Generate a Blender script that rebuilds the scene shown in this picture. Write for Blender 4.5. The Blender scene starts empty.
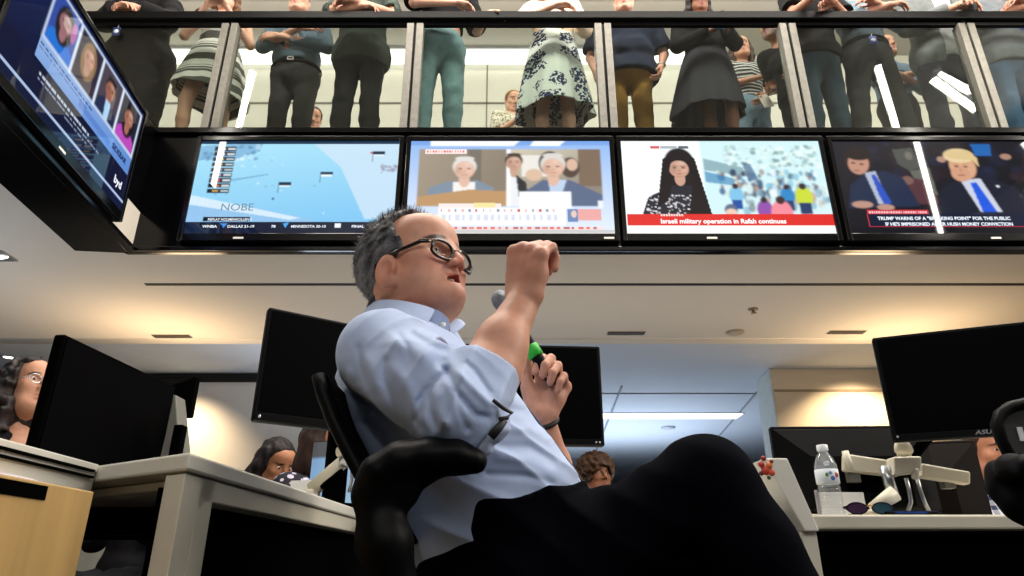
import bpy, bmesh, math, random
import numpy as np
from mathutils import Vector, Matrix, Euler

random.seed(7)
C = bpy.context.scene.collection
F = 683.0
PITCH = math.radians(22.5)
CAMZ = 0.6
sp, cp = math.sin(PITCH), math.cos(PITCH)
R = math.radians
V = Vector


def ray(px, py):
    dx = (px - 512) / F
    dy = (288 - py) / F
    return dx, cp - dy * sp, sp + dy * cp


def at(px, py, Y):
    """world point seen at that pixel on the upright plane Y metres in front of the camera"""
    x, y, z = ray(px, py)
    t = Y / y
    return V((x * t, Y, CAMZ + z * t))


# ------------------------------------------------------------------ colours and materials
def lin(c):
    return c / 12.92 if c <= 0.04045 else ((c + 0.055) / 1.055) ** 2.4


def col(r, g=None, b=None):
    if isinstance(r, str):
        h = r.lstrip('#')
        r, g, b = (int(h[i:i + 2], 16) for i in (0, 2, 4))
    return (lin(r / 255), lin(g / 255), lin(b / 255), 1.0)


_M = {}


def mat(name, c, rough=0.6, metal=0.0, var=0.08, scale=14.0, bump=0.0, bscale=None, spec=0.5, sheen=0.0, sss=0.0):
    """principled surface whose base colour and grain come from noise in object space"""
    if name in _M:
        return _M[name]
    m = bpy.data.materials.new(name)
    m.use_nodes = True
    nt = m.node_tree
    b = nt.nodes['Principled BSDF']
    if isinstance(c, str):
        c = col(c)
    b.inputs['Roughness'].default_value = rough
    b.inputs['Metallic'].default_value = metal
    b.inputs['Specular IOR Level'].default_value = spec
    if sheen:
        b.inputs['Sheen Weight'].default_value = sheen
    if sss:
        b.inputs['Subsurface Weight'].default_value = sss
        b.inputs['Subsurface Radius'].default_value = (0.012, 0.005, 0.003)
        b.inputs['Subsurface Scale'].default_value = 1.0
    tc = nt.nodes.new('ShaderNodeTexCoord')
    nz = nt.nodes.new('ShaderNodeTexNoise')
    nz.inputs['Scale'].default_value = scale
    nz.inputs['Detail'].default_value = 4
    nt.links.new(tc.outputs['Object'], nz.inputs['Vector'])
    rp = nt.nodes.new('ShaderNodeValToRGB')
    lo = tuple(max(0, v * (1 - var)) for v in c[:3]) + (1,)
    hi = tuple(min(1, v * (1 + var)) for v in c[:3]) + (1,)
    rp.color_ramp.elements[0].color = lo
    rp.color_ramp.elements[1].color = hi
    rp.color_ramp.elements[0].position = 0.3
    rp.color_ramp.elements[1].position = 0.7
    nt.links.new(nz.outputs['Fac'], rp.inputs['Fac'])
    nt.links.new(rp.outputs['Color'], b.inputs['Base Color'])
    if bump:
        n2 = nt.nodes.new('ShaderNodeTexNoise')
        n2.inputs['Scale'].default_value = bscale or scale * 6
        n2.inputs['Detail'].default_value = 3
        nt.links.new(tc.outputs['Object'], n2.inputs['Vector'])
        bp = nt.nodes.new('ShaderNodeBump')
        bp.inputs['Strength'].default_value = bump
        bp.inputs['Distance'].default_value = 0.01
        nt.links.new(n2.outputs['Fac'], bp.inputs['Height'])
        nt.links.new(bp.outputs['Normal'], b.inputs['Normal'])
    _M[name] = m
    return m


def emat(name, c, strength):
    if name in _M:
        return _M[name]
    m = bpy.data.materials.new(name)
    m.use_nodes = True
    nt = m.node_tree
    nt.nodes.remove(nt.nodes['Principled BSDF'])
    e = nt.nodes.new('ShaderNodeEmission')
    e.inputs['Color'].default_value = col(c) if isinstance(c, str) else c
    e.inputs['Strength'].default_value = strength
    nt.links.new(e.outputs[0], nt.nodes['Material Output'].inputs['Surface'])
    _M[name] = m
    return m


def pigment_mat(name, rough=0.5, sss=0.0, spec=0.4, bump=0.0, bscale=300):
    """surface whose own colour is stored per vertex (lips, beard shade, eyes ...)"""
    if name in _M:
        return _M[name]
    m = bpy.data.materials.new(name)
    m.use_nodes = True
    nt = m.node_tree
    b = nt.nodes['Principled BSDF']
    b.inputs['Roughness'].default_value = rough
    b.inputs['Specular IOR Level'].default_value = spec
    if sss:
        b.inputs['Subsurface Weight'].default_value = sss
        b.inputs['Subsurface Radius'].default_value = (0.010, 0.004, 0.002)
        b.inputs['Subsurface Scale'].default_value = 1.0
    a = nt.nodes.new('ShaderNodeAttribute')
    a.attribute_name = 'pigment'
    tc = nt.nodes.new('ShaderNodeTexCoord')
    nz = nt.nodes.new('ShaderNodeTexNoise')
    nz.inputs['Scale'].default_value = 55
    nz.inputs['Detail'].default_value = 5
    nt.links.new(tc.outputs['Object'], nz.inputs['Vector'])
    mx = nt.nodes.new('ShaderNodeMix')
    mx.data_type = 'RGBA'
    mx.blend_type = 'MULTIPLY'
    mx.inputs[0].default_value = 0.35
    rp = nt.nodes.new('ShaderNodeValToRGB')
    rp.color_ramp.elements[0].color = (0.62, 0.52, 0.5, 1)
    rp.color_ramp.elements[0].position = 0.25
    rp.color_ramp.elements[1].position = 0.65
    nt.links.new(nz.outputs['Fac'], rp.inputs['Fac'])
    nt.links.new(a.outputs['Color'], mx.inputs[6])
    nt.links.new(rp.outputs['Color'], mx.inputs[7])
    nt.links.new(mx.outputs[2], b.inputs['Base Color'])
    if bump:
        n2 = nt.nodes.new('ShaderNodeTexNoise')
        n2.inputs['Scale'].default_value = bscale
        nt.links.new(tc.outputs['Object'], n2.inputs['Vector'])
        bp = nt.nodes.new('ShaderNodeBump')
        bp.inputs['Strength'].default_value = bump
        bp.inputs['Distance'].default_value = 0.004
        nt.links.new(n2.outputs['Fac'], bp.inputs['Height'])
        nt.links.new(bp.outputs['Normal'], b.inputs['Normal'])
    _M[name] = m
    return m


def glass_mat(name, tint=(1, 1, 1, 1), ior=1.45, rough=0.0, boost=1.0):
    """thin clear pane: fresnel mix of see-through and mirror"""
    if name in _M:
        return _M[name]
    m = bpy.data.materials.new(name)
    m.use_nodes = True
    nt = m.node_tree
    nt.nodes.remove(nt.nodes['Principled BSDF'])
    t = nt.nodes.new('ShaderNodeBsdfTransparent')
    t.inputs['Color'].default_value = tint
    g = nt.nodes.new('ShaderNodeBsdfGlossy')
    g.inputs['Roughness'].default_value = rough
    lw = nt.nodes.new('ShaderNodeLayerWeight')
    lw.inputs['Blend'].default_value = 0.5
    p5 = nt.nodes.new('ShaderNodeMath')
    p5.operation = 'POWER'
    p5.inputs[1].default_value = 5.0
    nt.links.new(lw.outputs['Facing'], p5.inputs[0])
    r0 = ((ior - 1) / (ior + 1)) ** 2 * boost
    mul = nt.nodes.new('ShaderNodeMath')
    mul.operation = 'MULTIPLY_ADD'
    mul.use_clamp = True
    mul.inputs[1].default_value = (1 - r0) * min(1.0, boost)
    mul.inputs[2].default_value = r0
    mx = nt.nodes.new('ShaderNodeMixShader')
    nt.links.new(p5.outputs[0], mul.inputs[0])
    nt.links.new(mul.outputs[0], mx.inputs[0])
    nt.links.new(t.outputs[0], mx.inputs[1])
    nt.links.new(g.outputs[0], mx.inputs[2])
    nt.links.new(mx.outputs[0], nt.nodes['Material Output'].inputs['Surface'])
    _M[name] = m
    return m


# ------------------------------------------------------------------ objects
_LOC = {}


def thing(name, label, cat, loc=(0, 0, 0), rotz=0.0, group=None):
    o = bpy.data.objects.new(name, None)
    o.empty_display_size = 0.1
    C.objects.link(o)
    o.location = loc
    o.rotation_euler = (0, 0, rotz)
    tag(o, label, cat, group)
    _LOC[o.name] = V(loc)
    return o


def tag(o, label=None, cat=None, group=None, kind=None):
    if label:
        o['label'] = label
    if cat:
        o['category'] = cat
    if group:
        o['group'] = group
    if kind:
        o['kind'] = kind
    return o


def link(name, me, m, parent=None, world=False, smooth=False):
    """link a mesh as ONE object; world=True when its vertices were given in world space"""
    o = bpy.data.objects.new(name, me)
    C.objects.link(o)
    if m is not None and len(me.materials) == 0:
        for q in (m if isinstance(m, (list, tuple)) else [m]):
            me.materials.append(q)
    if parent is not None:
        o.parent = parent
        if world:
            q = parent
            while q.parent is not None:
                q = q.parent
            me.transform(Matrix.LocRotScale(q.location, q.rotation_euler, None).inverted())
        _LOC[o.name] = _LOC.get(parent.name, V((0, 0, 0)))
    else:
        _LOC[o.name] = V((0, 0, 0))
    if smooth:
        me.shade_smooth()
    return o


class MB:
    """collects shapes and links them as one mesh object"""

    def __init__(s):
        s.bm = bmesh.new()
        s.mi = 0

    def _faces(s, vs, fs):
        bv = [s.bm.verts.new(v) for v in vs]
        for f in fs:
            try:
                q = s.bm.faces.new([bv[i] for i in f])
                q.material_index = s.mi
            except ValueError:
                pass
        return bv

    def box(s, c, size, rot=None, taper=(1, 1)):
        x, y, z = (q / 2 for q in size)
        vs = []
        for sz in (-1, 1):
            tx, ty = (taper if sz > 0 else (1, 1))
            for sx, sy in ((-1, -1), (1, -1), (1, 1), (-1, 1)):
                v = V((sx * x * tx, sy * y * ty, sz * z))
                if rot is not None:
                    v = rot @ v
                vs.append(v + V(c))
        s._faces(vs, [(3, 2, 1, 0), (4, 5, 6, 7), (0, 1, 5, 4), (1, 2, 6, 5), (2, 3, 7, 6), (3, 0, 4, 7)])
        return s

    def bx(s, x0, x1, y0, y1, z0, z1):
        return s.box(((x0 + x1) / 2, (y0 + y1) / 2, (z0 + z1) / 2), (abs(x1 - x0), abs(y1 - y0), abs(z1 - z0)))

    def prism(s, pts, z0, z1, axis='z'):
        """outline (list of 2-D points) pushed along an axis"""
        n = len(pts)
        if axis == 'z':
            f = lambda p, h: (p[0], p[1], h)
        elif axis == 'y':
            f = lambda p, h: (p[0], h, p[1])
        else:
            f = lambda p, h: (h, p[0], p[1])
        vs = [f(p, z0) for p in pts] + [f(p, z1) for p in pts]
        s._faces(vs, [tuple(range(n))[::-1], tuple(range(n, 2 * n))] + [(i, (i + 1) % n, n + (i + 1) % n, n + i) for i in range(n)])
        return s

    def hull(s, lower, upper):
        n = len(lower)
        s._faces(list(lower) + list(upper), [tuple(range(n))[::-1], tuple(range(n, 2 * n))] + [(i, (i + 1) % n, n + (i + 1) % n, n + i) for i in range(n)])
        return s

    def tube(s, pts, r, n=10, closed=False, squash=None, caps=True):
        pts = [V(p) for p in pts]
        rs = r if isinstance(r, (list, tuple)) else [r] * len(pts)
        m = len(pts)
        rings = []
        up = None
        for i, p in enumerate(pts):
            a = pts[(i - 1) % m] if (closed or i > 0) else p
            b = pts[(i + 1) % m] if (closed or i < m - 1) else p
            t = (b - a).normalized()
            if up is None:
                up = V((0, 0, 1)) if abs(t.z) < 0.9 else V((1, 0, 0))
            u = (up - t * up.dot(t)).normalized()
            up = u
            w = t.cross(u)
            ring = []
            for k in range(n):
                ang = 2 * math.pi * k / n
                q = u * math.cos(ang) * rs[i] * (squash[0] if squash else 1) + w * math.sin(ang) * rs[i] * (squash[1] if squash else 1)
                ring.append(s.bm.verts.new(p + q))
            rings.append(ring)
        for i in range(m if closed else m - 1):
            A, B = rings[i], rings[(i + 1) % m]
            for k in range(n):
                try:
                    q = s.bm.faces.new((A[k], A[(k + 1) % n], B[(k + 1) % n], B[k]))
                    q.smooth = True
                    q.material_index = s.mi
                except ValueError:
                    pass
        if not closed and caps:
            for q in (rings[0][::-1], rings[-1]):
                f = s.bm.faces.new(q)
                f.material_index = s.mi
        return s

    def lathe(s, prof, n=32, c=(0, 0, 0), M=None):
        """profile [(radius, height)] turned about z"""
        rings = []
        for r, h in prof:
            ring = []
            for k in range(n):
                a = 2 * math.pi * k / n
                v = V((r * math.cos(a), r * math.sin(a), h))
                if M is not None:
                    v = M @ v
                ring.append(s.bm.verts.new(v + V(c)))
            rings.append(ring)
        for A, B in zip(rings, rings[1:]):
            for k in range(n):
                q = s.bm.faces.new((A[k], A[(k + 1) % n], B[(k + 1) % n], B[k]))
                q.smooth = True
                q.material_index = s.mi
        for q in (rings[0][::-1], rings[-1]):
            f = s.bm.faces.new(q)
            f.material_index = s.mi
        return s

    def quad(s, *vs):
        s._faces(vs, [tuple(range(len(vs)))])
        return s

    def build(s, name, m, parent=None, bevel=0.0, seg=2, world=False, smooth=False):
        bmesh.ops.remove_doubles(s.bm, verts=s.bm.verts, dist=1e-6)
        bmesh.ops.recalc_face_normals(s.bm, faces=s.bm.faces)
        me = bpy.data.meshes.new(name)
        s.bm.to_mesh(me)
        s.bm.free()
        o = link(name, me, m, parent, world, smooth)
        if bevel:
            b = o.modifiers.new('bevel', 'BEVEL')
            b.width = bevel
            b.segments = seg
            b.limit_method = 'ANGLE'
            b.angle_limit = R(40)
            b.harden_normals = False
        return o


def struct(name, mb, m, bevel=0.0):
    o = mb.build(name, m, bevel=bevel)
    o['kind'] = 'structure'
    return o


def text_mesh(name, txt, size, m, parent, loc, rot=(R(90), 0, 0), align='LEFT', bold=0.0, depth=0.0008, sx=1.0, shear=0.0):
    cu = bpy.data.curves.new(name, 'FONT')
    cu.body = txt
    cu.size = size
    cu.align_x = align
    cu.offset = bold
    cu.extrude = depth
    cu.shear = shear
    cu.resolution_u = 3
    tmp = bpy.data.objects.new(name + '_tmp', cu)
    C.objects.link(tmp)
    dg = bpy.context.evaluated_depsgraph_get()
    me = bpy.data.meshes.new_from_object(tmp.evaluated_get(dg))
    bpy.data.objects.remove(tmp)
    bpy.data.curves.remove(cu)
    me.name = name
    me.materials.clear()
    me.transform(Matrix.Translation(loc) @ Euler(rot).to_matrix().to_4x4() @ Matrix.Diagonal((sx, 1, 1, 1)))
    return link(name, me, m, parent)


def copy_tree(o, parent=None):
    c = o.copy()
    C.objects.link(c)
    c.parent = parent
    for ch in list(o.children):
        copy_tree(ch, c)
    return c


# ------------------------------------------------------------------ rounded bodies as distance fields
def unit(v):
    v = np.asarray(v, float)
    return v / (np.linalg.norm(v) + 1e-12)


class SDF:
    def __init__(s):
        s.ops = []
        s.lo = np.full(3, 1e9)
        s.hi = np.full(3, -1e9)

    def _add(s, fn, c, r, k, sub):
        s.ops.append((fn, np.asarray(c, float), float(r), k, sub))
        if sub == 0:
            s.lo = np.minimum(s.lo, np.asarray(c) - r)
            s.hi = np.maximum(s.hi, np.asarray(c) + r)
        return s

    def cap(s, a, b, ra, rb=None, k=0.01, sub=0, sq=None):
        a = np.asarray(a, float)
        b = np.asarray(b, float)
        rb = ra if rb is None else rb
        ab = b - a
        L2 = float(ab @ ab) + 1e-12
        a4, d4, l2 = a.astype(np.float32), ab.astype(np.float32), np.float32(L2)
        if sq is not None:
            n4, f4 = unit(sq[0]).astype(np.float32), np.float32(sq[1] - 1)
            d4 = (ab + unit(sq[0]) * (ab @ unit(sq[0])) * (sq[1] - 1)).astype(np.float32)
            l2 = np.float32(d4 @ d4 + 1e-12)
        r0, r1 = np.float32(ra), np.float32(rb - ra)

        def fn(P):
            q = P - a4
            if sq is not None:
                q = q + np.outer(q @ n4, n4) * f4
            t = (q @ d4) / l2
            np.clip(t, 0, 1, out=t)
            q = q - t[:, None] * d4
            return np.sqrt(np.einsum('ij,ij->i', q, q)) - (r0 + r1 * t)
        rr = max(ra, rb)
        if sq is not None and sq[1] < 1:
            rr /= sq[1]
        return s._add(fn, (a + b) / 2, math.sqrt(L2) / 2 + rr, k, sub)

    def chain(s, pts, rs, k=0.012, sub=0, sq=None):
        for i in range(len(pts) - 1):
            s.cap(pts[i], pts[i + 1], rs[i], rs[i + 1], k, sub, sq)
        return s

    def ell(s, c, r, Rm=None, k=0.01, sub=0):
        c = np.asarray(c, float)
        r = np.asarray(r, float)

        c4, i4 = c.astype(np.float32), (1 / r).astype(np.float32)
        R4 = None if Rm is None else np.asarray(Rm, np.float32)

        def fn(P):
            q = P - c4
            if R4 is not None:
                q = q @ R4
            q = q * i4
            a = np.sqrt(np.einsum('ij,ij->i', q, q))
            q = q * i4
            g = np.sqrt(np.einsum('ij,ij->i', q, q)) + np.float32(1e-9)
            return a * (a - 1) / g
        return s._add(fn, c, float(r.max()), k, sub)

    def rbox(s, c, h, rad, Rm=None, k=0.005, sub=0):
        c = np.asarray(c, float)
        h = np.asarray(h, float)

        def fn(P):
            q = P - c
            if Rm is not None:
                q = q @ Rm
            q = np.abs(q) - (h - rad)
            return np.sqrt((np.maximum(q, 0) ** 2).sum(1)) + np.minimum(q.max(1), 0) - rad
        return s._add(fn, c, float(np.linalg.norm(h)), k, sub)

    def plane(s, p, n, k=0.004):
        """keep what lies on the side the normal points away from"""
        p = np.asarray(p, float)
        n = unit(n)
        s.ops.append((lambda P: (P - p) @ n, p, 1e9, k, 2))
        return s

    def post(s, fn):
        s.ops.append((fn, np.zeros(3), 1e9, 0, 3))
        return s

    def raw(s, fn, c, r, k=0.006, sub=0):
        return s._add(fn, c, r, k, sub)

    def eval(s, P, cull=None, detail=True):
        d = np.full(len(P), 1.0, np.float32)
        if cull is not None:
            cx_, cy_, cz_ = (float(q) for q in cull[0])
        for fn, c, r, k, sub in s.ops:
            if sub == 3 and not detail:
                continue
            if cull is not None and sub in (0, 1):
                if math.sqrt((c[0] - cx_) ** 2 + (c[1] - cy_) ** 2 + (c[2] - cz_) ** 2) - r - cull[1] > 0.07:
                    continue
            e = fn(P).astype(np.float32, copy=False) if sub != 3 else None
            if sub == 0:
                h = np.clip(0.5 + 0.5 * (d - e) / k, 0, 1)
                d = d * (1 - h) + e * h - k * h * (1 - h)
            elif sub == 1:
                d = _smax(d, -e, k)
            elif sub == 2:
                d = _smax(d, e, k)
            else:
                m = np.abs(d) < 0.03
                if m.any():
                    d[m] += fn(P[m])
        return d

    def mesh(s, name, h, pad=0.02, lo=None, hi=None, bs=8, safe=1.3):
        lo = (s.lo if lo is None else np.maximum(s.lo, lo)) - pad
        hi = (s.hi if hi is None else np.minimum(s.hi, hi)) + pad
        nb = np.ceil((hi - lo) / (h * bs)).astype(int) + 1
        n = nb * bs
        g = np.stack(np.meshgrid(*[np.arange(q) for q in nb], indexing='ij'), -1).reshape(-1, 3)
        cen = (lo + (g * bs + (bs - 1) / 2) * h).astype(np.float32)
        dc = np.concatenate([s.eval(cen[i:i + 20000], None, False) for i in range(0, len(cen), 20000)])
        half = bs * h * math.sqrt(3) / 2
        keep = np.abs(dc) < half * safe + 0.006
        D = np.where(dc < 0, -1.0, 1.0).astype(np.float32).reshape(*nb)
        D = np.repeat(np.repeat(np.repeat(D, bs, 0), bs, 1), bs, 2)
        D5 = D.reshape(nb[0], bs, nb[1], bs, nb[2], bs)
        kb = g[keep]
        l = np.stack(np.meshgrid(*[np.arange(bs)] * 3, indexing='ij'), -1).reshape(-1, 3)
        # neighbours together, so that far shapes can be skipped
        order = np.lexsort((kb[:, 2] // 3, kb[:, 1] // 3, kb[:, 0] // 3))
        kb = kb[order]
        for i in range(0, len(kb), 27):
            b = kb[i:i + 27]
            P = (lo + ((b[:, None, :] * bs + l[None]) * h)).reshape(-1, 3).astype(np.float32)
            c0, c1 = P.min(0), P.max(0)
            d = s.eval(P, ((c0 + c1) / 2, np.linalg.norm(c1 - c0) / 2)).reshape(len(b), bs, bs, bs)
            for q, (x, y, z) in enumerate(b):
                D5[x, :, y, :, z, :] = d[q]
        v, f = surface_nets(D, lo, h)
        return v, f


def _smax(a, b, k):
    h = np.clip(0.5 + 0.5 * (a - b) / k, 0, 1)
    return b * (1 - h) + a * h + k * h * (1 - h)


def surface_nets(D, lo, h):
    S = D < 0
    nx, ny, nz = D.shape
    cnt = np.zeros((nx - 1, ny - 1, nz - 1), np.uint8)
    for i in (0, 1):
        for j in (0, 1):
            for k in (0, 1):
                cnt += S[i:nx - 1 + i, j:ny - 1 + j, k:nz - 1 + k]
    act = (cnt > 0) & (cnt < 8)
    del cnt
    ci = np.argwhere(act)
    idx = np.full(act.shape, -1, np.int32)
    idx[act] = np.arange(len(ci))
    acc = np.zeros((len(ci), 3))
    num = np.zeros(len(ci))
    offs = [(i, j, k) for i in (0, 1) for j in (0, 1) for k in (0, 1)]
    val = {o: D[ci[:, 0] + o[0], ci[:, 1] + o[1], ci[:, 2] + o[2]] for o in offs}
    for a in offs:
        for ax in range(3):
            if a[ax] == 0:
                b = list(a)
                b[ax] = 1
                b = tuple(b)
                va, vb = val[a], val[b]
                m = (va < 0) != (vb < 0)
                t = np.where(m, va / np.where(m, va - vb, 1), 0)
                p = np.zeros((len(ci), 3))
                p[:] = a
                p[:, ax] += t
                acc += p * m[:, None]
                num += m
    v = lo + (ci + acc / num[:, None]) * h
    quads = []
    for ax in range(3):
        sl0 = [slice(None)] * 3
        sl1 = [slice(None)] * 3
        sl0[ax] = slice(0, -1)
        sl1[ax] = slice(1, None)
        A, B = S[tuple(sl0)], S[tuple(sl1)]
        e = np.argwhere(A != B)
        u, w = (ax + 1) % 3, (ax + 2) % 3
        lim = np.array(act.shape)
        ok = (e[:, u] > 0) & (e[:, w] > 0) & (e[:, u] < lim[u]) & (e[:, w] < lim[w]) & (e[:, ax] < lim[ax])
        e = e[ok]
        flip = S[e[:, 0], e[:, 1], e[:, 2]]
        q = []
        for du, dw in ((-1, -1), (0, -1), (0, 0), (-1, 0)):
            t = e.copy()
            t[:, u] += du
            t[:, w] += dw
            q.append(idx[t[:, 0], t[:, 1], t[:, 2]])
        q = np.stack(q, 1)
        q[~flip] = q[~flip][:, ::-1]
        quads.append(q)
    f = np.concatenate(quads)
    f = f[(f >= 0).all(1)]
    return v, f


def np_mesh(name, v, f, pigment=None):
    me = bpy.data.meshes.new(name)
    me.vertices.add(len(v))
    me.vertices.foreach_set('co', np.asarray(v, np.float32).ravel())
    k = f.shape[1]
    me.loops.add(f.size)
    me.loops.foreach_set('vertex_index', f.astype(np.int32).ravel())
    me.polygons.add(len(f))
    me.polygons.foreach_set('loop_start', np.arange(0, f.size, k, dtype=np.int32))
    me.polygons.foreach_set('use_smooth', np.ones(len(f), bool))
    me.update(calc_edges=True)
    me.validate()
    if pigment is not None:
        at_ = me.attributes.new('pigment', 'FLOAT_COLOR', 'POINT')
        c = np.ones((len(v), 4), np.float32)
        c[:, :3] = pigment
        at_.data.foreach_set('color', c.ravel())
    return me


def sdf_part(name, S, h, m, parent, pig=None, relax=1, **kw):
    v, f = S.mesh(name, h, **kw)
    for _ in range(relax):
        v = laplace(v, f, 0.35)
    me = np_mesh(name, v, f, pig(v) if pig else None)
    return link(name, me, m, parent, world=True)


def laplace(v, f, a):
    n = len(v)
    acc = np.zeros((n, 3))
    cnt = np.zeros(n)
    for i in range(4):
        p, q = f[:, i], f[:, (i + 1) % 4]
        for x in range(3):
            acc[:, x] += np.bincount(p, v[q, x], n) + np.bincount(q, v[p, x], n)
        cnt += np.bincount(p, minlength=n) + np.bincount(q, minlength=n)
    return v + a * (acc / np.maximum(cnt, 1)[:, None] - v)


def sines(P, seed, scale, octaves=3, gain=0.5):
    """smooth band-limited noise from random waves, about -1..1"""
    r = np.random.RandomState(seed)
    P = np.asarray(P, np.float32)
    out = np.zeros(len(P), np.float32)
    amp, tot = 1.0, 0.0
    for o in range(octaves):
        for _ in range(4):
            d = (unit(r.normal(size=3)) * scale * (2 ** o) * r.uniform(0.7, 1.3)).astype(np.float32)
            out += amp * np.sin(P @ d + np.float32(r.uniform(0, 6.28)))
        tot += amp * 2
        amp *= gain
    return out / tot


class Frame:
    """local axes (columns) and origin, with a scale"""

    def __init__(s, o, x, z, scale=1.0):
        x = unit(x)
        z = np.asarray(z, float)
        z = unit(z - x * (z @ x))
        y = np.cross(z, x)
        s.R = np.stack([x, y, z], 1)
        s.o = np.asarray(o, float)
        s.s = scale
        s.zs = 1.0
        s.ez = 0.0
        s.earz = -.010

    def p(s, *q):
        q = np.array(q if len(q) == 3 else q[0], float)
        if q[2] < 0:
            q[2] *= s.zs
        return s.o + s.R @ (q * s.s)

    def d(s, *q):
        q = np.asarray(q if len(q) == 3 else q[0], float)
        return s.R @ q

    def loc(s, P):
        q = (P - s.o) @ s.R / s.s
        if s.zs != 1.0:
            q[:, 2] = np.where(q[:, 2] < 0, q[:, 2] / s.zs, q[:, 2])
        return q
# ================================================================== the room
CEIL = 2.5          # low ceiling under the balcony
HIGH = 2.78         # ceiling further back
BALC = 3.44         # balcony floor
m_carpet = mat('carpet_dark', '#1c1d20', 0.95, var=0.35, scale=60, bump=0.3)
m_ceil = mat('ceiling_paint', '#d8cfc2', 0.85, var=0.015, scale=3)
m_ceil_back = mat('ceiling_panels', '#d3dbe6', 0.8, var=0.015, scale=2)
m_wall = mat('wall_paint', '#d9d8d6', 0.8, var=0.015, scale=3)
m_wall_cream = mat('wall_cream', '#ddd2c2', 0.75, var=0.02, scale=3)
m_wall_up = mat('wall_panels_upper', '#c9c7bb', 0.6, var=0.02, scale=2)
m_ceil_up = mat('ceiling_upper_paint', '#bdb9b0', 0.8, var=0.02, scale=3)
m_gloss = mat('gloss_black', '#040405', 0.15, var=0.2, scale=5, spec=0.3)
m_black = mat('satin_black', '#060607', 0.5, var=0.15, scale=20, spec=0.12)
m_slot = mat('slot_black', '#0a0908', 0.8, var=0.1)
m_slotg = mat('slot_grey', '#3c352e', 0.7, var=0.1)
m_joint = mat('joint_grey', '#8e959e', 0.8, var=0.05)

struct('floor', MB().bx(-8, 8, -4, 20, -0.1, 0), m_carpet)
# low ceiling: in front of the recess, and all the way back on the side beyond the recess
struct('ceiling', MB().prism([(8, 4.0), (8, 5.74), (-8, 5.74), (-8, -4), (-1.75, -4), (-2.46, 4.0)], CEIL, 2.79), m_ceil)
# the edge of the low ceiling sweeps up in a gentle curve
q = MB()
pr = [(5.74 + 1.1 * math.sin(R(a)), CEIL + 1.1 * (1 - math.cos(R(a)))) for a in range(0, 44, 3)]
q.prism(pr + [(pr[-1][0], 2.81), (5.74, 2.81)], -8, 8, 'x')
o = struct('ceiling_edge', q, m_ceil)
for pg in o.data.polygons:
    pg.use_smooth = abs(pg.normal.x) < .5 and pg.normal.z < -.3
struct('ceiling_high', MB().bx(-8, 8, 5.85, 20, HIGH + 0.02, HIGH + 0.2), m_ceil_back)
struct('ceiling_upper', MB().bx(-8, 8, -4, 6.6, 6.31, 6.5), m_ceil_up)
struct('balcony_floor', MB().bx(-8, 8, 4.02, 6.6, 2.81, BALC), mat('balcony_slab', '#6b675f', 0.8))
struct('wall_upper', MB().bx(-8, 8, 6.5, 6.62, BALC, 6.31), m_wall_up)
# grooves between the upper wall panels
for k, (x0, x1, z0, z1) in enumerate(((-8, 8, 5.60, 5.625), (-0.3, -0.285, 3.4, 6.2), (-4.2, -4.185, 3.4, 6.2), (2.42, 2.435, 3.4, 6.2))):
    struct('trim_groove', MB().bx(x0, x1, 6.492, 6.5, z0, z1), mat('groove_olive', '#77746a', 0.8))
struct('wall_left', MB().bx(-8, 0.2, 8.0, 8.15, 0, HIGH - 0.09), m_wall)
struct('trim_header', MB().bx(-8, 0.2, 7.97, 8.15, HIGH - 0.085, HIGH + 0.01), m_slot)
struct('wall_passage', MB().bx(0.2, 0.35, 8.0, 20, 0, HIGH), m_wall)
struct('wall_right', MB().prism([(3.04, 7.8), (8, 7.8), (8, 8.44), (3.11, 8.44)], 0, HIGH + 0.015), m_wall_cream)
struct('trim_shadow_gap', MB().bx(3.045, 8, 7.785, 7.801, 2.525, 2.55), mat('gap_brown', '#9a8c78', 0.8))
struct('trim_corner_post', MB().prism([(3.02, 7.79), (3.05, 7.79), (3.115, 8.45), (3.085, 8.45)], 0, HIGH + 0.012), mat('post_pale', '#cdd3cf', 0.6))
struct('wall_back', MB().bx(-8, 8, 20, 20.2, 0, 6.5), m_wall)
struct('wall_side_left', MB().bx(-8.2, -8, -4, 20, 0, 6.5), m_wall)
struct('wall_side_right', MB().bx(8, 8.2, -4, 20, 0, 6.5), m_wall)
struct('wall_front', MB().bx(-8.2, 8.2, -4.2, -4, 0, 6.5), mat('wall_front_grey', '#4a4846', 0.85))
# joints of the high ceiling panels
for a, b in (((0.36, 8.98), (8, 8.98)), ((0.36, 14.7), (8, 14.7))):
    struct('trim_ceiling_joint', MB().bx(a[0], b[0], a[1], a[1] + 0.03, HIGH + 0.008, HIGH + 0.021), m_joint)
for a, b in (((1.40, 8.6), (1.95, 20)), ((3.2, 8.6), (4.6, 20))):
    struct('trim_ceiling_joint', MB().prism([a, (a[0] + 0.025, a[1]), (b[0] + 0.03, b[1]), b], HIGH + 0.008, HIGH + 0.021), m_joint)
# long dark slot in the low ceiling, and the strip that closes its front edge
struct('trim_ceiling_slot', MB().bx(-2.63, 8, 4.50, 4.535, CEIL - 0.004, CEIL + 0.004), m_slot)

# black screen surround: the straight run and the angled run at its end
struct('trim_fascia', MB().bx(-2.5, 8, 3.985, 4.02, CEIL - 0.002, 3.445).bx(-2.5, 8, 3.95, 3.985, CEIL - 0.002, CEIL + 0.028).bx(-2.5, 8, 3.95, 3.99, 3.40, 3.445), m_gloss, bevel=0.004)
dl = V((-0.11, 1, 0)).normalized()
nl = V((dl.y, -dl.x, 0))


def fas(Y, off):
    p = V((-2.46 + 0.11 * (4.0 - Y), Y, 0)) + nl * off
    return (p.x, p.y)


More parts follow.
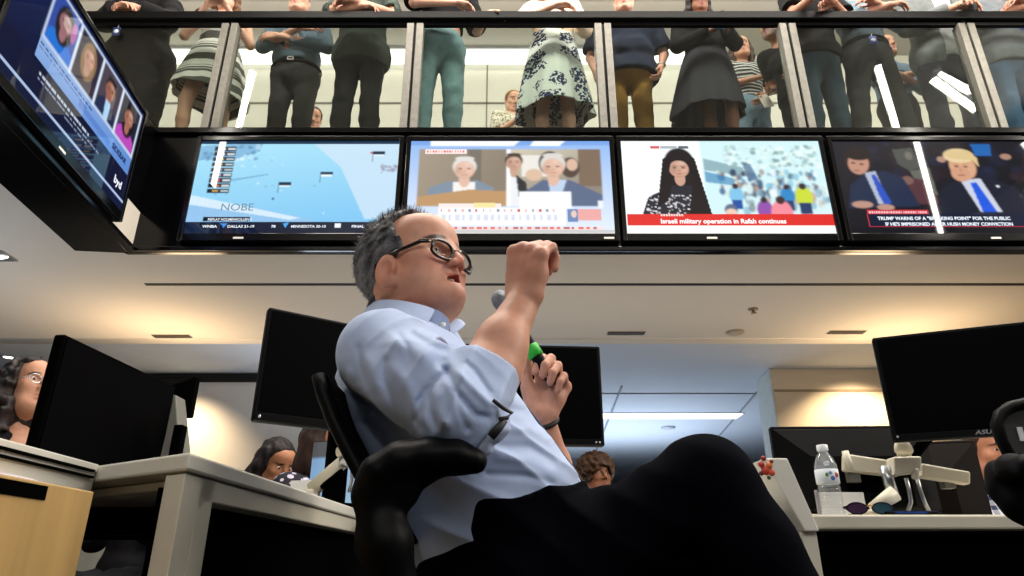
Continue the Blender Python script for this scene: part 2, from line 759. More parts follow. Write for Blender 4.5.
mb = MB().prism([fas(-3.9, -0.02), fas(4.0, -0.02), fas(4.0, -0.35), fas(-3.9, -0.35)], CEIL - 0.002, 3.44)
mb.prism([fas(-3.9, 0.03), fas(3.99, 0.03), fas(3.99, -0.02), fas(-3.9, -0.02)], CEIL - 0.003, CEIL + 0.03)
struct('trim_fascia_side', mb, m_gloss, bevel=0.004)

# ------------------------------------------------------------------ balcony railing
m_steel = mat('post_steel', '#76736b', 0.55, metal=0.35, var=0.14, scale=30, bump=0.08)
m_pane = glass_mat('railing_glass', (0.80, 0.83, 0.80, 1), 1.5, 0.0, 1.15)
rail = thing('balcony_railing', 'glass balcony railing with grey double posts and a black top rail', 'railing', (0.0, 4.05, 3.44))
MB().box((1.0, -0.02, 1.06), (14, 0.08, 0.07)).box((1, 0.0, 1.01), (14, 0.04, 0.03)).build('top_rail', m_black, rail, bevel=0.006)
MB().box((1.0, 0, 0.015), (14, 0.07, 0.05)).build('bottom_channel', m_black, rail, bevel=0.004)
posts = [-6.35, -4.94, -3.53, -2.13, -0.73, 0.685, 2.08, 3.43, 4.84, 6.25]
for x in posts:
    q = MB()
    q.bx(x - 0.062, x - 0.010, -0.05, 0.03, -0.02, 0.985)
    q.bx(x + 0.010, x + 0.062, -0.05, 0.03, -0.02, 0.985)
    p = q.build('post', m_steel, rail, bevel=0.003)
    MB().bx(x - 0.012, x + 0.012, -0.03, 0.02, -0.02, 1.06).build('post_core', m_black, p)
for a, b in zip(posts, posts[1:]):
    MB().bx(a + 0.066, b - 0.066, -0.006, 0.006, 0.03, 0.97).build('glass_panel', m_pane, rail)

# ------------------------------------------------------------------ lights one can see
m_lamp = emat('lamp_white', (1.0, 0.93, 0.82, 1), 55.0)
m_cove = emat('cove_white', (1.0, 0.95, 0.85, 1), 3.2)
m_strip = emat('strip_cool', (0.97, 0.98, 1.0, 1), 2.0)
m_alu = mat('lamp_aluminium', '#b9bbbd', 0.35, metal=0.8, var=0.04)


def linear_lamp(a, b, label, w=0.05):
    a, b = V(a), V(b)
    t = thing('hanging_linear_lamp', label, 'lamp', (a + b) / 2, 0, 'hanging linear lamps')
    d = (b - a)
    L = d.length
    rot = d.to_track_quat('X', 'Z').to_matrix()
    MB().box((0, 0, 0.03), (L, w + 0.02, 0.05), None).build('housing', m_alu, t, bevel=0.004)
    MB().box((0, 0, -0.005), (L - 0.02, w, 0.02), None).build('tube', m_lamp, t)
    for s in (-1, 1):
        MB().tube([(s * L * 0.4, 0, 0.05), (s * L * 0.4, 0, 6.31 - t.location.z)], 0.003, 6).build('cable', m_alu, t)
    t.rotation_euler = (0, 0, math.atan2(d.y, d.x))
    return t


linear_lamp((3.13, 3.42, 4.6), (5.5, 0.05, 4.6), 'long slim hanging lamp mirrored across the courtroom broadcast screen')
linear_lamp((-2.245, 3.35, 4.6), (-3.68, 0.6, 4.6), 'long slim hanging lamp mirrored across the snow slope broadcast screen')
linear_lamp((3.70, 3.25, 4.6), (4.36, 2.81, 4.6), 'short hanging lamp mirrored as the outer of two bars in the railing glass')
linear_lamp((3.78, 3.22, 4.68), (4.34, 2.92, 4.68), 'short hanging lamp mirrored as the inner of two bars in the railing glass')

cv = thing('cove_light', 'long white strip light along the top of the balcony back wall', 'lamp', (-0.9, 6.42, 6.27))
MB().bx(-3.7, 3.3, -0.08, 0.07, 0.0, 0.04).build('housing', m_alu, cv)
MB().bx(-3.68, 3.28, -0.075, 0.0, -0.16, 0.0).build('diffuser', m_cove, cv)

sl = thing('strip_light', 'long flush white strip light in the far ceiling', 'lamp', (2.0, 10.4, HIGH + 0.02))
MB().bx(-1.6, 1.5, -0.20, 0.20, -0.012, 0.0).build('frame', m_alu, sl)
MB().bx(-1.58, 1.48, -0.18, 0.18, -0.02, -0.012).build('diffuser', m_strip, sl)

m_down = emat('downlight_glow', (1.0, 0.97, 0.92, 1), 4.0)


def downlight(loc, label, on=True):
    t = thing('downlight', label, 'lamp', loc)
    MB().lathe([(0.085, 0.0), (0.085, -0.006), (0.065, -0.010), (0.06, -0.004)], 28).build('ring', m_alu, t)
    MB().lathe([(0.055, -0.006), (0.02, -0.010), (0.002, -0.010)], 24).build('lens', m_down, t)
    return t


def on_ceiling(px, py, z=CEIL):
    x, y, zz = ray(px, py)
    k = (z - CAMZ) / zz
    return V((x * k, y * k, z))


downlight(on_ceiling(9, 357, HIGH + 0.02), 'small round downlight in the ceiling above the curly haired woman')
p = on_ceiling(2, 256)
t = thing('square_downlight', 'bright square downlight in the low ceiling near the angled screen', 'lamp', p)
MB().bx(-0.12, 0.06, -0.09, 0.07, -0.008, 0).build('trim_ring', m_alu, t)
MB().prism([(-0.10, -0.07), (0.045, 0.0), (-0.10, 0.055)], -0.014, -0.008).build('lens', m_down, t)

# slot diffusers, detectors and sprinklers in the low ceiling
for (x0, x1, y), lab in (((153, 191, 336), 'short dark slot diffuser in the ceiling over the tallest black monitor'),
                         ((607, 645, 333), 'short dark slot diffuser in the ceiling beyond the raised fist'),
                         ((828, 865, 332), 'short dark slot diffuser in the ceiling over the cream wall')):
    a, b = on_ceiling(x0, y), on_ceiling(x1, y)
    t = thing('slot_diffuser', lab, 'vent', (a + b) / 2, 0, 'slot diffusers in the low ceiling')
    w = (b - a).length / 2
    MB().bx(-w, w, -0.042, 0.042, -0.004, 0.0).build('frame', mat('slot_frame', '#8a8074', 0.6), t)
    MB().bx(-w + 0.008, w - 0.008, -0.034, 0.034, -0.009, -0.004).bx(-0.006, 0.006, -0.036, 0.036, -0.010, -0.004).build('slot', m_slotg, t)
m_det = mat('detector_tan', '#b3a48f', 0.6)
t = thing('smoke_detector', 'round tan smoke detector on the low ceiling', 'detector', on_ceiling(735, 332))
MB().lathe([(0.075, 0), (0.075, -0.012), (0.05, -0.022), (0.002, -0.024)], 28).build('body', m_det, t)
t = thing('ceiling_sprinkler', 'small pendent sprinkler head on the low ceiling', 'sprinkler', on_ceiling(753, 309))
MB().lathe([(0.04, 0), (0.038, -0.008), (0.012, -0.012), (0.010, -0.03), (0.025, -0.034), (0.002, -0.036)], 20).build('body', mat('sprinkler_brown', '#8d7a62', 0.5), t)
t = thing('ceiling_detector', 'small pale disc on the far ceiling below the strip light', 'detector', on_ceiling(668, 427, HIGH + 0.02))
MB().lathe([(0.12, 0), (0.12, -0.02), (0.06, -0.035), (0.002, -0.035)], 24).build('body', mat('disc_pale', '#b9bec6', 0.6), t)
# ================================================================== televisions
class Canvas:
    """small picture shown on a screen, drawn with plain shapes; u to the right, v downwards, 0..1"""

    def __init__(s, w=240, h=135, c='#000000'):
        s.w, s.h = w, h
        s.a = np.zeros((h, w, 3))
        s.a[:] = col(c)[:3]
        s.U, s.W = np.meshgrid((np.arange(w) + .5) / w, (np.arange(h) + .5) / h)

    def _put(s, m, c, al=1.0):
        c = np.array(col(c)[:3])
        m = (np.clip(m, 0, 1) * al)[..., None]
        s.a = s.a * (1 - m) + c * m
        return s

    def rect(s, u0, v0, u1, v1, c, al=1.0):
        return s._put(((s.U >= u0) & (s.U <= u1) & (s.W >= v0) & (s.W <= v1)).astype(float), c, al)

    def ell(s, u, v, ru, rv, c, al=1.0, soft=0.12, rot=0.0):
        x, y = (s.U - u) * 16, (s.W - v) * 9
        ca, sa = math.cos(rot), math.sin(rot)
        x, y = x * ca + y * sa, -x * sa + y * ca
        d = np.sqrt((x / (ru * 16)) ** 2 + (y / (rv * 9)) ** 2)
        return s._put((1 - d) / soft, c, al)

    def poly(s, pts, c, al=1.0):
        ins = np.zeros(s.U.shape, bool)
        n = len(pts)
        for i in range(n):
            (x0, y0), (x1, y1) = pts[i], pts[(i + 1) % n]
            if y0 == y1:
                continue
            cr = ((s.W >= min(y0, y1)) & (s.W < max(y0, y1)))
            xi = x0 + (s.W - y0) * (x1 - x0) / (y1 - y0)
            ins ^= cr & (s.U < xi)
        return s._put(ins.astype(float), c, al)

    def grad(s, c0, c1, ang=0.0, u0=0, v0=0, u1=1, v1=1):
        t = np.clip((s.U - u0) / (u1 - u0) * math.cos(ang) + (s.W - v0) / (v1 - v0) * math.sin(ang), 0, 1)[..., None]
        c = np.array(col(c0)[:3]) * (1 - t) + np.array(col(c1)[:3]) * t
        m = ((s.U >= u0) & (s.U <= u1) & (s.W >= v0) & (s.W <= v1))[..., None]
        s.a = np.where(m, c, s.a)
        return s

    def specks(s, n, u0, v0, u1, v1, cols, r=(0.004, 0.02), seed=1, al=0.8, tall=1.0):
        q = random.Random(seed)
        for _ in range(n):
            rr = q.uniform(*r)
            s.ell(q.uniform(u0, u1), q.uniform(v0, v1), rr, rr * 1.6 * tall, q.choice(cols), al * q.uniform(.5, 1), 0.4)
        return s

    def blur(s, n=1):
        for _ in range(n):
            p = np.pad(s.a, ((1, 1), (1, 1), (0, 0)), 'edge')
            s.a = (p[:-2, 1:-1] + p[2:, 1:-1] + p[1:-1, :-2] + p[1:-1, 2:] + 2 * s.a) / 6
        return s


def screen_mat(name, gain):
    if name in _M:
        return _M[name]
    m = bpy.data.materials.new(name)
    m.use_nodes = True
    nt = m.node_tree
    b = nt.nodes['Principled BSDF']
    b.inputs['Base Color'].default_value = (0.004, 0.004, 0.005, 1)
    b.inputs['Roughness'].default_value = 0.025
    b.inputs['Specular IOR Level'].default_value = 0.5
    a = nt.nodes.new('ShaderNodeAttribute')
    a.attribute_name = 'pigment'
    nt.links.new(a.outputs['Color'], b.inputs['Emission Color'])
    b.inputs['Emission Strength'].default_value = gain
    _M[name] = m
    return m


def screen_mesh(name, cv, x0, x1, z0, z1, y):
    w, h = cv.w, cv.h
    X = np.linspace(x0, x1, w + 1)
    Z = np.linspace(z1, z0, h + 1)
    g = np.stack(np.meshgrid(X, Z), -1)
    v = np.zeros(((w + 1) * (h + 1), 3))
    v[:, 0] = g[..., 0].ravel()
    v[:, 1] = y
    v[:, 2] = g[..., 1].ravel()
    i = np.arange((w + 1) * (h + 1)).reshape(h + 1, w + 1)
    f = np.stack([i[:-1, :-1].ravel(), i[1:, :-1].ravel(), i[1:, 1:].ravel(), i[:-1, 1:].ravel()], 1)
    p = np.pad(cv.a, ((0, 1), (0, 1), (0, 0)), 'edge')
    return np_mesh(name, v, f, p.reshape(-1, 3))


TW, TH = 1.412, 0.80
BZ = 0.030
SX, SZ0, SZ1 = TW / 2 - BZ, 0.055, TH - 0.035


def tv(label, cv, loc, rotz, gain, logo_u=0.45, writing=()):
    t = thing('television', label, 'television', loc, rotz, 'televisions on the black surround')
    q = MB()
    q.bx(-TW / 2, TW / 2, -0.045, 0.0, 0, TH)
    q.build('casing', m_black, t, bevel=0.006)
    q = MB()
    q.bx(-TW / 2, -SX, -0.062, -0.045, 0, TH).bx(SX, TW / 2, -0.062, -0.045, 0, TH)
    q.bx(-SX, SX, -0.062, -0.045, 0, SZ0).bx(-SX, SX, -0.062, -0.045, SZ1, TH)
    q.build('bezel', m_gloss, t, bevel=0.004)
    o = link('screen', screen_mesh('screen', cv, -SX, SX, SZ0, SZ1, -0.050), screen_mat('screen_gain_%d' % int(gain * 100), gain), t)
    x = -SX + logo_u * 2 * SX
    MB().bx(x - 0.033, x + 0.033, -0.0645, -0.060, 0.012, 0.026).build('maker_plate', mat('plate_silver', '#e6e3da', 0.3, var=0.02), t, bevel=0.001)
    for txt, u, v, size, c, al, g, bold, sx in writing:
        text_mesh('caption', txt, size, emat('ink_%s_%d' % (c.strip('#'), int(g * 100)), c, g), o,
                  V((-SX + u * 2 * SX, -0.0512, SZ1 - v * (SZ1 - SZ0))), align=al, bold=bold, depth=0.0004, sx=sx)
    return t


def head(cv, u, v, s, skin, hair, hairline=0.45, long=False, eye='#2a1a16', lip='#9a5a50', tilt=0.0):
    """a face in a broadcast picture"""
    if long:
        cv.ell(u, v + s * .25, s * .46, s * 1.25, hair)
    cv.ell(u, v + s * .75, s * .17, s * .5, skin)
    cv.ell(u, v - s * .12, s * .37, s * .66, hair)
    cv.ell(u + tilt * s, v + s * .1, s * .315, s * .60, skin)
    cv.ell(u + tilt * s, v - s * (.68 - hairline * .2), s * .30, s * .16, hair)
    cv.ell(u + tilt * s - s * .17, v + s * .16, s * .15, s * .42, '#4a2f28', .22, .8).ell(u + tilt * s + s * .08, v - s * .28, s * .20, s * .20, '#fff0e6', .22, .9)
    cv.ell(u + tilt * s + s * .16, v + s * .20, s * .10, s * .14, '#ffd8c8', .22, .9).ell(u + tilt * s, v + s * .60, s * .20, s * .08, '#4a2f28', .2, .8)
    for k in (-1, 1):
        cv.ell(u + tilt * s + k * s * .13, v + s * .02, s * .055, s * .045, eye, .8)
        cv.ell(u + tilt * s + k * s * .13, v - s * .09, s * .08, s * .025, hair, .7)
    cv.ell(u + tilt * s, v + s * .22, s * .05, s * .10, '#000000', .12)
    cv.ell(u + tilt * s, v + s * .42, s * .10, s * .035, lip, .8)
    return cv


# --- aerial view of a snow slope with a leader board
c1 = Canvas(c='#9fd8f0')
c1.grad('#a9dff2', '#7fc3ec', R(75))
c1.poly([(.55, 0), (1, 0), (1, .85), (.86, .85), (.72, .3)], '#c9dff0', .8).poly([(0.0, .72), (.14, .66), (.62, .86), (.6, .9), (0, .9)], '#8fbfe6')
c1.poly([(0, .6), (.05, .62), (.55, .84), (.5, .86), (0, .70)], '#d8eaf5', .85)
c1.poly([(.0, .06), (.32, .0), (.30, .12), (.2, .2), (.0, .22)], '#5d8fc2', .55).specks(46, .02, .02, .30, .22, ['#27527f', '#dff3fb', '#3b6ea0'], (.004, .018), 3, .6)
c1.specks(26, .1, .15, .45, .6, ['#6fa8cf', '#d8f1fa', '#5b92bd'], (.003, .012), 5, .5)
c1.poly([(.18, .43), (.36, .37), (.37, .38), (.19, .45)], '#5b92bd', .6)
c1.specks(22, .92, .28, 1, .36, ['#7f6f80', '#9a8ea0'], (.006, .014), 8, .7)
for i in range(9):
    v = .07 + i * .058
    c1.rect(.075, v, .185, v + .046, '#15202b')
    c1.rect(.10, v + .014, .13, v + .032, ['#dddddd', '#eeeeee', '#e8c84a', '#c98a3c', '#b7c3d8', '#c9a7d8', '#d34a4a', '#d9673f', '#e0b050'][i])
    c1.rect(.142, v + .014, .178, v + .032, '#cfd6dc')
for u, v in ((.42, .46), (.62, .345), (.87, .12)):
    c1.rect(u, v, u + .062, v + .035, '#14304a').rect(u, v, u + .003, v + .12, '#2b4f6e', .8).rect(u + .005, v + .036, u + .06, v + .052, '#e8f4fa')
c1.ell(.865, .135, .007, .012, '#d43b3b').ell(.405, .64, .006, .016, '#284a66').ell(.60, .5, .004, .008, '#3d6685').ell(.66, .79, .004, .007, '#f4fbff')
c1.blur(1)
c1.rect(0, .0, 1, .035, '#16324c')
c1.rect(.085, .83, .31, .872, '#0d1626').rect(0, .885, 1, 1, '#0a1730')
c1.poly([(.17, .895), (.205, .895), (.19, .94)], '#3f8fe0').poly([(.47, .895), (.50, .89), (.485, .945)], '#4aa3ee').rect(.72, .90, .75, .94, '#e8eef4').rect(.93, .90, .97, .92, '#e0e8f0')
tv('wall television showing a pale blue snow slope with a leader board', c1, (-1.445, 3.985, 1.953 + CAMZ), 0, 1.0, .27, [
    ('WNBA', .085, .937, .026, '#e8eef6', 'LEFT', 1.0, .0008, 1.2), ('DALLAS 21-19', .205, .937, .026, '#e8eef6', 'LEFT', 1.0, .0006, 1.1),
    ('78', .415, .937, .026, '#e8eef6', 'LEFT', 1.0, .0008, 1.1), ('MINNESOTA 30-10', .51, .937, .026, '#e8eef6', 'LEFT', 1.0, .0006, 1.05),
    ('FINAL', .80, .937, .026, '#e8eef6', 'LEFT', 1.0, .0008, 1.2), ('REPLAY HOLMENKOLLEN 3', .105, .865, .026, '#e8eef6', 'LEFT', 1.0, .0004, .9),
    ('NOBE', .155, .76, .075, '#7f9db4', 'LEFT', .8, .0, 1.1)])

# --- two speakers at a hearing
c2 = Canvas(c='#c9dcf4')
c2.grad('#8fb6ec', '#dfe9f8', R(90)).rect(0, 0, 1, .055, '#7ba4e4').poly([(.1, 0), (.55, 0), (.52, .06), (.1, .06)], '#f4f8fd').poly([(.62, 0), (.78, 0), (.75, .06), (.6, .06)], '#f4f8fd')
c2.grad('#a39684', '#8b7f70', R(20), .045, .10, .49, .72).rect(.29, .1, .36, .72, '#6b6760', .7)
c2.poly([(.10, .52), (.20, .45), (.34, .44), (.42, .52), (.42, .6), (.1, .6)], '#7f8fa0').poly([(.22, .46), (.33, .46), (.33, .62), (.22, .62)], '#efece8')
head(c2, .275, .31, .17, '#e0b9a4', '#dedbd7', .2)
c2.poly([(.045, .62), (.3, .54), (.49, .56), (.49, .72), (.045, .72)], '#bb9468')
c2.rect(.485, .10, .505, .72, '#f6f7fa')
c2.grad('#cfc6b2', '#8d8378', R(60), .505, .10, .955, .72)
c2.rect(.56, .16, .72, .40, '#e8e4dc').rect(.84, .10, .955, .5, '#7e6a58').ell(.70, .25, .06, .14, '#3a342f').ell(.62, .38, .045, .07, '#d9bba0').ell(.80, .3, .05, .12, '#55483f').ell(.81, .27, .03, .07, '#d8b5a0')
head(c2, .52, .24, .13, '#c9a08a', '#4a4038', .2)
c2.poly([(.505, .40), (.54, .42), (.56, .72), (.505, .72)], '#e8eaee').poly([(.53, .38), (.58, .46), (.60, .72), (.55, .72)], '#2e3236')
c2.poly([(.575, .56), (.66, .44), (.80, .44), (.955, .60), (.955, .72), (.575, .72)], '#5d6b88').poly([(.69, .44), (.78, .44), (.75, .62), (.70, .6)], '#bcd0e8')
head(c2, .715, .285, .18, '#deb6a0', '#d8d4ce', .1)
c2.rect(.545, .56, .80, .74, '#f7f7f6').rect(.93, .66, .955, .74, '#e8eef4')
c2.blur(2)
c2.rect(.075, .10, .285, .145, '#f6e8e6').rect(.155, .69, .46, .735, '#f3e6e2').rect(.325, .685, .43, .73, '#f0e2a0').rect(.155, .735, .77, .915, '#f5f5f7').rect(.79, .745, .94, .87, '#e8a8a4')
c2.rect(.78, .745, .83, .88, '#6f89b8').ell(.81, .8, .014, .04, '#e6c8ba').rect(.16, .93, .95, .965, '#f3dcda').rect(0, .965, 1, 1, '#c7c8c9')
q = random.Random(4)
for i in range(14):
    c2.rect(.085 + i * .0138, .112, .085 + i * .0138 + q.uniform(.004, .01), .134, '#e0675f')
for i in range(17):
    c2.rect(.165 + i * .034, .75, .165 + i * .034 + q.uniform(.006, .014), .775, q.choice(['#d8504a', '#e8b8b4', '#8f9bb0']))
    c2.rect(.17 + i * .034, .81, .17 + i * .034 + q.uniform(.010, .024), .87, '#d5dcec')
for i in range(22):
    c2.rect(.165 + i * .035, .935, .165 + i * .035 + q.uniform(.012, .03), .958, q.choice(['#e06a64', '#b8686c', '#d98a86']))
tv('wall television showing two men at a hearing in a split view', c2, (-0.012, 3.985, 1.953 + CAMZ), 0, 1.0, .97)

# --- news reader beside a crowded street
c3 = Canvas(c='#f4fbfc')
c3.rect(.40, 0, 1, .80, '#cfeef2').poly([(.41, .2), (.60, .3), (.62, .4), (.41, .33)], '#8fb0b8')
c3.specks(170, .52, .06, .99, .30, ['#f2fbfb', '#8fb8b4', '#c9e6e2', '#6a8f8f', '#e8f4ee'], (.006, .02), 11, .8)
c3.specks(150, .47, .34, .99, .6, ['#2f5f8f', '#e8f4f6', '#3a3a4a', '#86c4dc', '#d8e0d0', '#4a88b4', '#9a6a5a'], (.008, .02), 12, .9, 1.6)
c3.specks(80, .58, .5, 1, .80, ['#294a78', '#d8eef0', '#4a3a48', '#86b4cc', '#c0a090'], (.010, .024), 13, .9, 1.8)
c3.poly([(.41, .34), (.55, .42), (.55, .5), (.41, .46)], '#2f86b8', .8).poly([(.6, .24), (.64, .26), (.67, .42), (.62, .46)], '#3d5f8a', .8)
for u, v, s, b, lg in ((.55, .55, .05, '#7fc0e4', '#1f4fa0'), (.88, .56, .06, '#c8d83a', '#243a66'), (.80, .56, .05, '#2f86c4', '#23406a'), (.68, .70, .055, '#8f4fa8', '#7a3a90'), (.76, .72, .075, '#f08a9a', '#f08a9a')):
    c3.ell(u, v + s, s * .75, s * 2.0, b).ell(u, v - s * .9, s * .32, s * .62, '#3b2a2a').rect(u - s * .5, v + s * 2, u + s * .5, min(.80, v + s * 4), lg)
c3.ell(.515, .76, .034, .07, '#5a6a86').ell(.515, .79, .032, .05, '#e8c8b8')
c3.blur(2)
c3.poly([(.085, .80), (.12, .62), (.2, .54), (.26, .50), (.36, .54), (.42, .80)], '#26262e')
c3.specks(120, .11, .60, .36, .80, ['#e8e8ec', '#f6f6f8', '#d0d0d8'], (.004, .009), 15, .95)
c3.poly([(.250, .50), (.318, .50), (.29, .74)], '#c99d88')
c3.poly([(.2, .45), (.38, .45), (.40, .80), (.17, .80)], '#26262e').specks(60, .2, .6, .34, .80, ['#e8e8ec', '#f6f6f8'], (.004, .008), 16, .9)
c3.ell(.288, .26, .082, .19, '#1b1416')
c3.poly([(.207, .2), (.30, .12), (.366, .2), (.42, .80), (.31, .80), (.34, .5), (.24, .5), (.215, .66), (.16, .72)], '#1b1416')
head(c3, .283, .30, .165, '#c99d88', '#1b1416', .3, lip='#b5605c')
c3.poly([(.235, .16), (.28, .10), (.34, .15), (.345, .3), (.30, .2), (.25, .22), (.225, .4)], '#1b1416')
c3.rect(.15, .06, .195, .09, '#d85a5a').rect(.20, .06, .285, .09, '#aab4bc').rect(.29, .06, .34, .09, '#5a646e')
c3.rect(.01, .80, 1, .915, '#dc2b26').rect(0, .94, 1, 1, '#f2f8f8').rect(0, .915, 1, 1, '#f3f8f8')
for i in range(9):
    c3.rect(.17 + i * .0125, .803, .17 + i * .0125 + .009, .822, '#f8e0dc')
tv('wall television showing a dark haired news reader over a red banner', c3, (1.418, 3.985, 1.953 + CAMZ), 0, 1.0, .40, [
    ('Israeli military operation in Rafah continues', .165, .893, .0465, '#ffffff', 'LEFT', 1.1, .0012, 1.0)])

# --- hearing room with two seated men in dark suits
c4 = Canvas(c='#17161c')
c4.grad('#1c1b24', '#0e0f16', R(40))
c4.specks(60, .2, .02, 1, .5, ['#251a1e', '#10131f', '#33252a', '#1c2440'], (.02, .06), 21, .7)
c4.poly([(.30, .10), (.40, .08), (.42, .30), (.36, .34), (.31, .26)], '#4a4d4a').ell(.375, .17, .02, .05, '#6f6a62').poly([(.36, .34), (.46, .30), (.47, .60), (.41, .62)], '#6d7266', .7)
c4.poly([(.30, .40), (.44, .44), (.47, .70), (.34, .70)], '#4f2f36').ell(.34, .44, .03, .05, '#8a6a60', .6)
c4.poly([(.70, .04), (.80, .04), (.79, .17), (.71, .17)], '#1c5fa8').ell(.86, .18, .03, .035, '#a37f6c').ell(.535, .21, .025, .035, '#a98873').ell(.98, .25, .03, .04, '#8c7264')
c4.poly([(.02, .74), (.05, .50), (.14, .36), (.24, .34), (.32, .42), (.37, .72)], '#1d2a44').poly([(.135, .36), (.19, .34), (.22, .68), (.17, .70)], '#aab4c8').poly([(.165, .38), (.185, .38), (.235, .68), (.20, .72), (.18, .6)], '#2a4fb8')
c4.ell(.115, .22, .075, .15, '#241b1a')
c4.ell(.115, .255, .055, .13, '#b98a76', rot=.25).ell(.125, .15, .07, .075, '#241b1a').ell(.09, .25, .012, .012, '#2a1a16', .8).ell(.13, .262, .012, .012, '#2a1a16', .8).ell(.10, .335, .018, .009, '#7f4a44', .8)
c4.ell(.09, .70, .055, .04, '#b48c7c').ell(.2, .73, .045, .035, '#b48c7c')
c4.poly([(.43, .80), (.50, .52), (.60, .42), (.74, .40), (.86, .52), (.93, .80)], '#181c2c').poly([(.60, .44), (.70, .42), (.76, .78), (.655, .78)], '#c2c8d8').poly([(.645, .47), (.675, .46), (.735, .78), (.665, .78)], '#1d55d4')
c4.ell(.63, .29, .070, .155, '#cf9f80').ell(.61, .37, .05, .09, '#c9967a')
c4.ell(.625, .17, .082, .085, '#dcc79a').poly([(.55, .16), (.58, .11), (.68, .11), (.715, .2), (.71, .30), (.69, .22), (.58, .2)], '#d2ba88')
for u, v, ru in ((.60, .285, .012), (.645, .29, .012)):
    c4.ell(u, v, ru, .012, '#4a2f26', .8).ell(u, v - .028, ru * 1.4, .008, '#b88a5c', .8)
c4.ell(.612, .385, .02, .010, '#8f5648', .85).ell(.615, .33, .009, .02, '#b98566', .7).ell(.775, .505, .008, .012, '#e8e8f0')
c4.poly([(.55, .965), (.60, .80), (.72, .80), (.78, .965)], '#5f6674', .8).specks(14, .86, .5, 1, .78, ['#2a3440', '#45524a', '#5c5450'], (.015, .03), 31, .7)
c4.blur(2)
c4.rect(.105, .755, .40, .80, '#c8323e').rect(.10, .80, 1, .93, '#0d1730').rect(.10, .80, .106, .93, '#c8323e').rect(.10, .928, 1, .936, '#b02a40').rect(0, .936, 1, 1, '#101018')
c4.rect(.93, .87, 1, .925, '#c22f55').ell(.935, .835, .008, .016, '#e8a33c').ell(.945, .835, .008, .016, '#5a9ae0')
for i in range(24):
    c4.rect(.112 + i * .0118, .768, .112 + i * .0118 + .0075, .789, '#f0c8cc')
tv('wall television showing a man with a blue tie in a hearing room', c4, (2.86, 3.985, 1.953 + CAMZ), 0, 1.05, .68, [
    ('TRUMP WARNS OF A "BREAKING POINT" FOR THE PUBLIC', .145, .858, .0335, '#e8f1fa', 'LEFT', 1.0, .0011, .98),
    ("IF HE'S IMPRISONED AFTER HUSH MONEY CONVICTION", .175, .917, .0335, '#e8f1fa', 'LEFT', 1.0, .0011, .98),
    ('MSNBC', .952, .852, .034, '#e8f1fa', 'LEFT', 1.0, .001, 1.0), ('REPORTS', .935, .915, .034, '#ffd8e0', 'LEFT', 1.0, .001, 1.0)])

# --- angled television with a row of portraits
c5 = Canvas(c='#0b1740')
c5.grad('#0e1c4e', '#070d24', R(60)).rect(.19, .04, .985, .50, '#b8c8e4')
for i, (bg, sk, hr, tp, lg) in enumerate((('#2f4a9c', '#9a6a70', '#20161a', '#1f6fd0', True), ('#2a2438', '#b98a78', '#8a6a4c', '#3b2c3c', True), ('#4a3f4c', '#9a6450', '#2b2224', '#1e2a4a', False), ('#1e2236', '#a56a58', '#17121a', '#b848b8', True))):
    u0 = .205 + i * .195
    c5.rect(u0, .06, u0 + .18, .47, bg)
    c5.poly([(u0, .47), (u0 + .01, .37), (u0 + .06, .31), (u0 + .12, .31), (u0 + .17, .37), (u0 + .18, .47)], tp)
    head(c5, u0 + .09, .205, .135, sk, hr, .3, long=lg)
    if i == 2:
        c5.poly([(u0 + .075, .31), (u0 + .115, .31), (u0 + .12, .47), (u0 + .08, .47)], '#a8d0f0')
    if i == 0:
        c5.ell(u0 + .15, .2, .02, .09, '#c868a8', .7)
    c5.rect(u0 + .18, .05, u0 + .195, .5, '#d4e0f2')
c5.blur(2)
c5.grad('#8fb0e0', '#5f8ad0', R(20), .19, .50, .985, .66).rect(.50, .57, .78, .62, '#3f6ec0', .5)
c5.rect(0, .66, 1, .9, '#0a1130').rect(0, .90, 1, .915, '#a8bce0').rect(0, .915, 1, 1, '#0c1636')
q = random.Random(9)
for row, (u0, u1, v, h_, cc) in enumerate(((.20, .60, .525, .018, '#2a3c70'), (.20, .56, .56, .012, '#31457c'), (.24, .62, .715, .026, '#c8d2e6'), (.24, .72, .76, .020, '#8f9cb8'), (.44, .62, .80, .016, '#7f8ca8'), (.02, .17, .10, .022, '#4a5c90'), (.02, .15, .15, .014, '#3c4c80'))):
    u = u0
    while u < u1:
        w_ = q.uniform(.012, .04)
        c5.rect(u, v, min(u + w_, u1), v + h_, cc, .85)
        u += w_ + .007
pt = V((*fas(2.965, 0.0), 1.95 + CAMZ))
tv('angled side television with a row of four portraits on blue', c5, pt, math.atan2(1, -0.11), 0.95, .47, [
    ('SIDEBAR', .80, .60, .05, '#1c2c5c', 'LEFT', .6, .0012, 1.0), ('byd', .88, .83, .07, '#e8eef8', 'LEFT', 1.0, .0015, 1.0)])
# ================================================================== desks, monitors, chairs and small things
m_white = mat('desk_white', '#d6d3c8', 0.45, var=0.02, scale=6)
m_edge = mat('desk_edge_cream', '#c9c3b2', 0.5, var=0.03, scale=8)
m_frame = mat('frame_white', '#cfcab9', 0.4, var=0.02, scale=8)
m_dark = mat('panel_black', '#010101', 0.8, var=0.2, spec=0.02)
m_plastic = mat('plastic_black', '#030304', 0.5, var=0.15, scale=30, spec=0.10)
m_scr = mat('screen_off', '#010102', 0.5, var=0.05, spec=0.03)
m_fabric = mat('chair_black', '#020203', 0.9, var=0.3, scale=120, bump=0.2, spec=0.04)
m_cream = mat('arm_cream', '#d9d2bd', 0.4, var=0.03)
m_silver = mat('arm_silver', '#b6b9bd', 0.28, metal=0.9, var=0.04)
m_grey = mat('casing_grey', '#6e6d66', 0.5, var=0.06)
m_brown = mat('casing_brown', '#120b08', 0.6, var=0.1, spec=0.1)
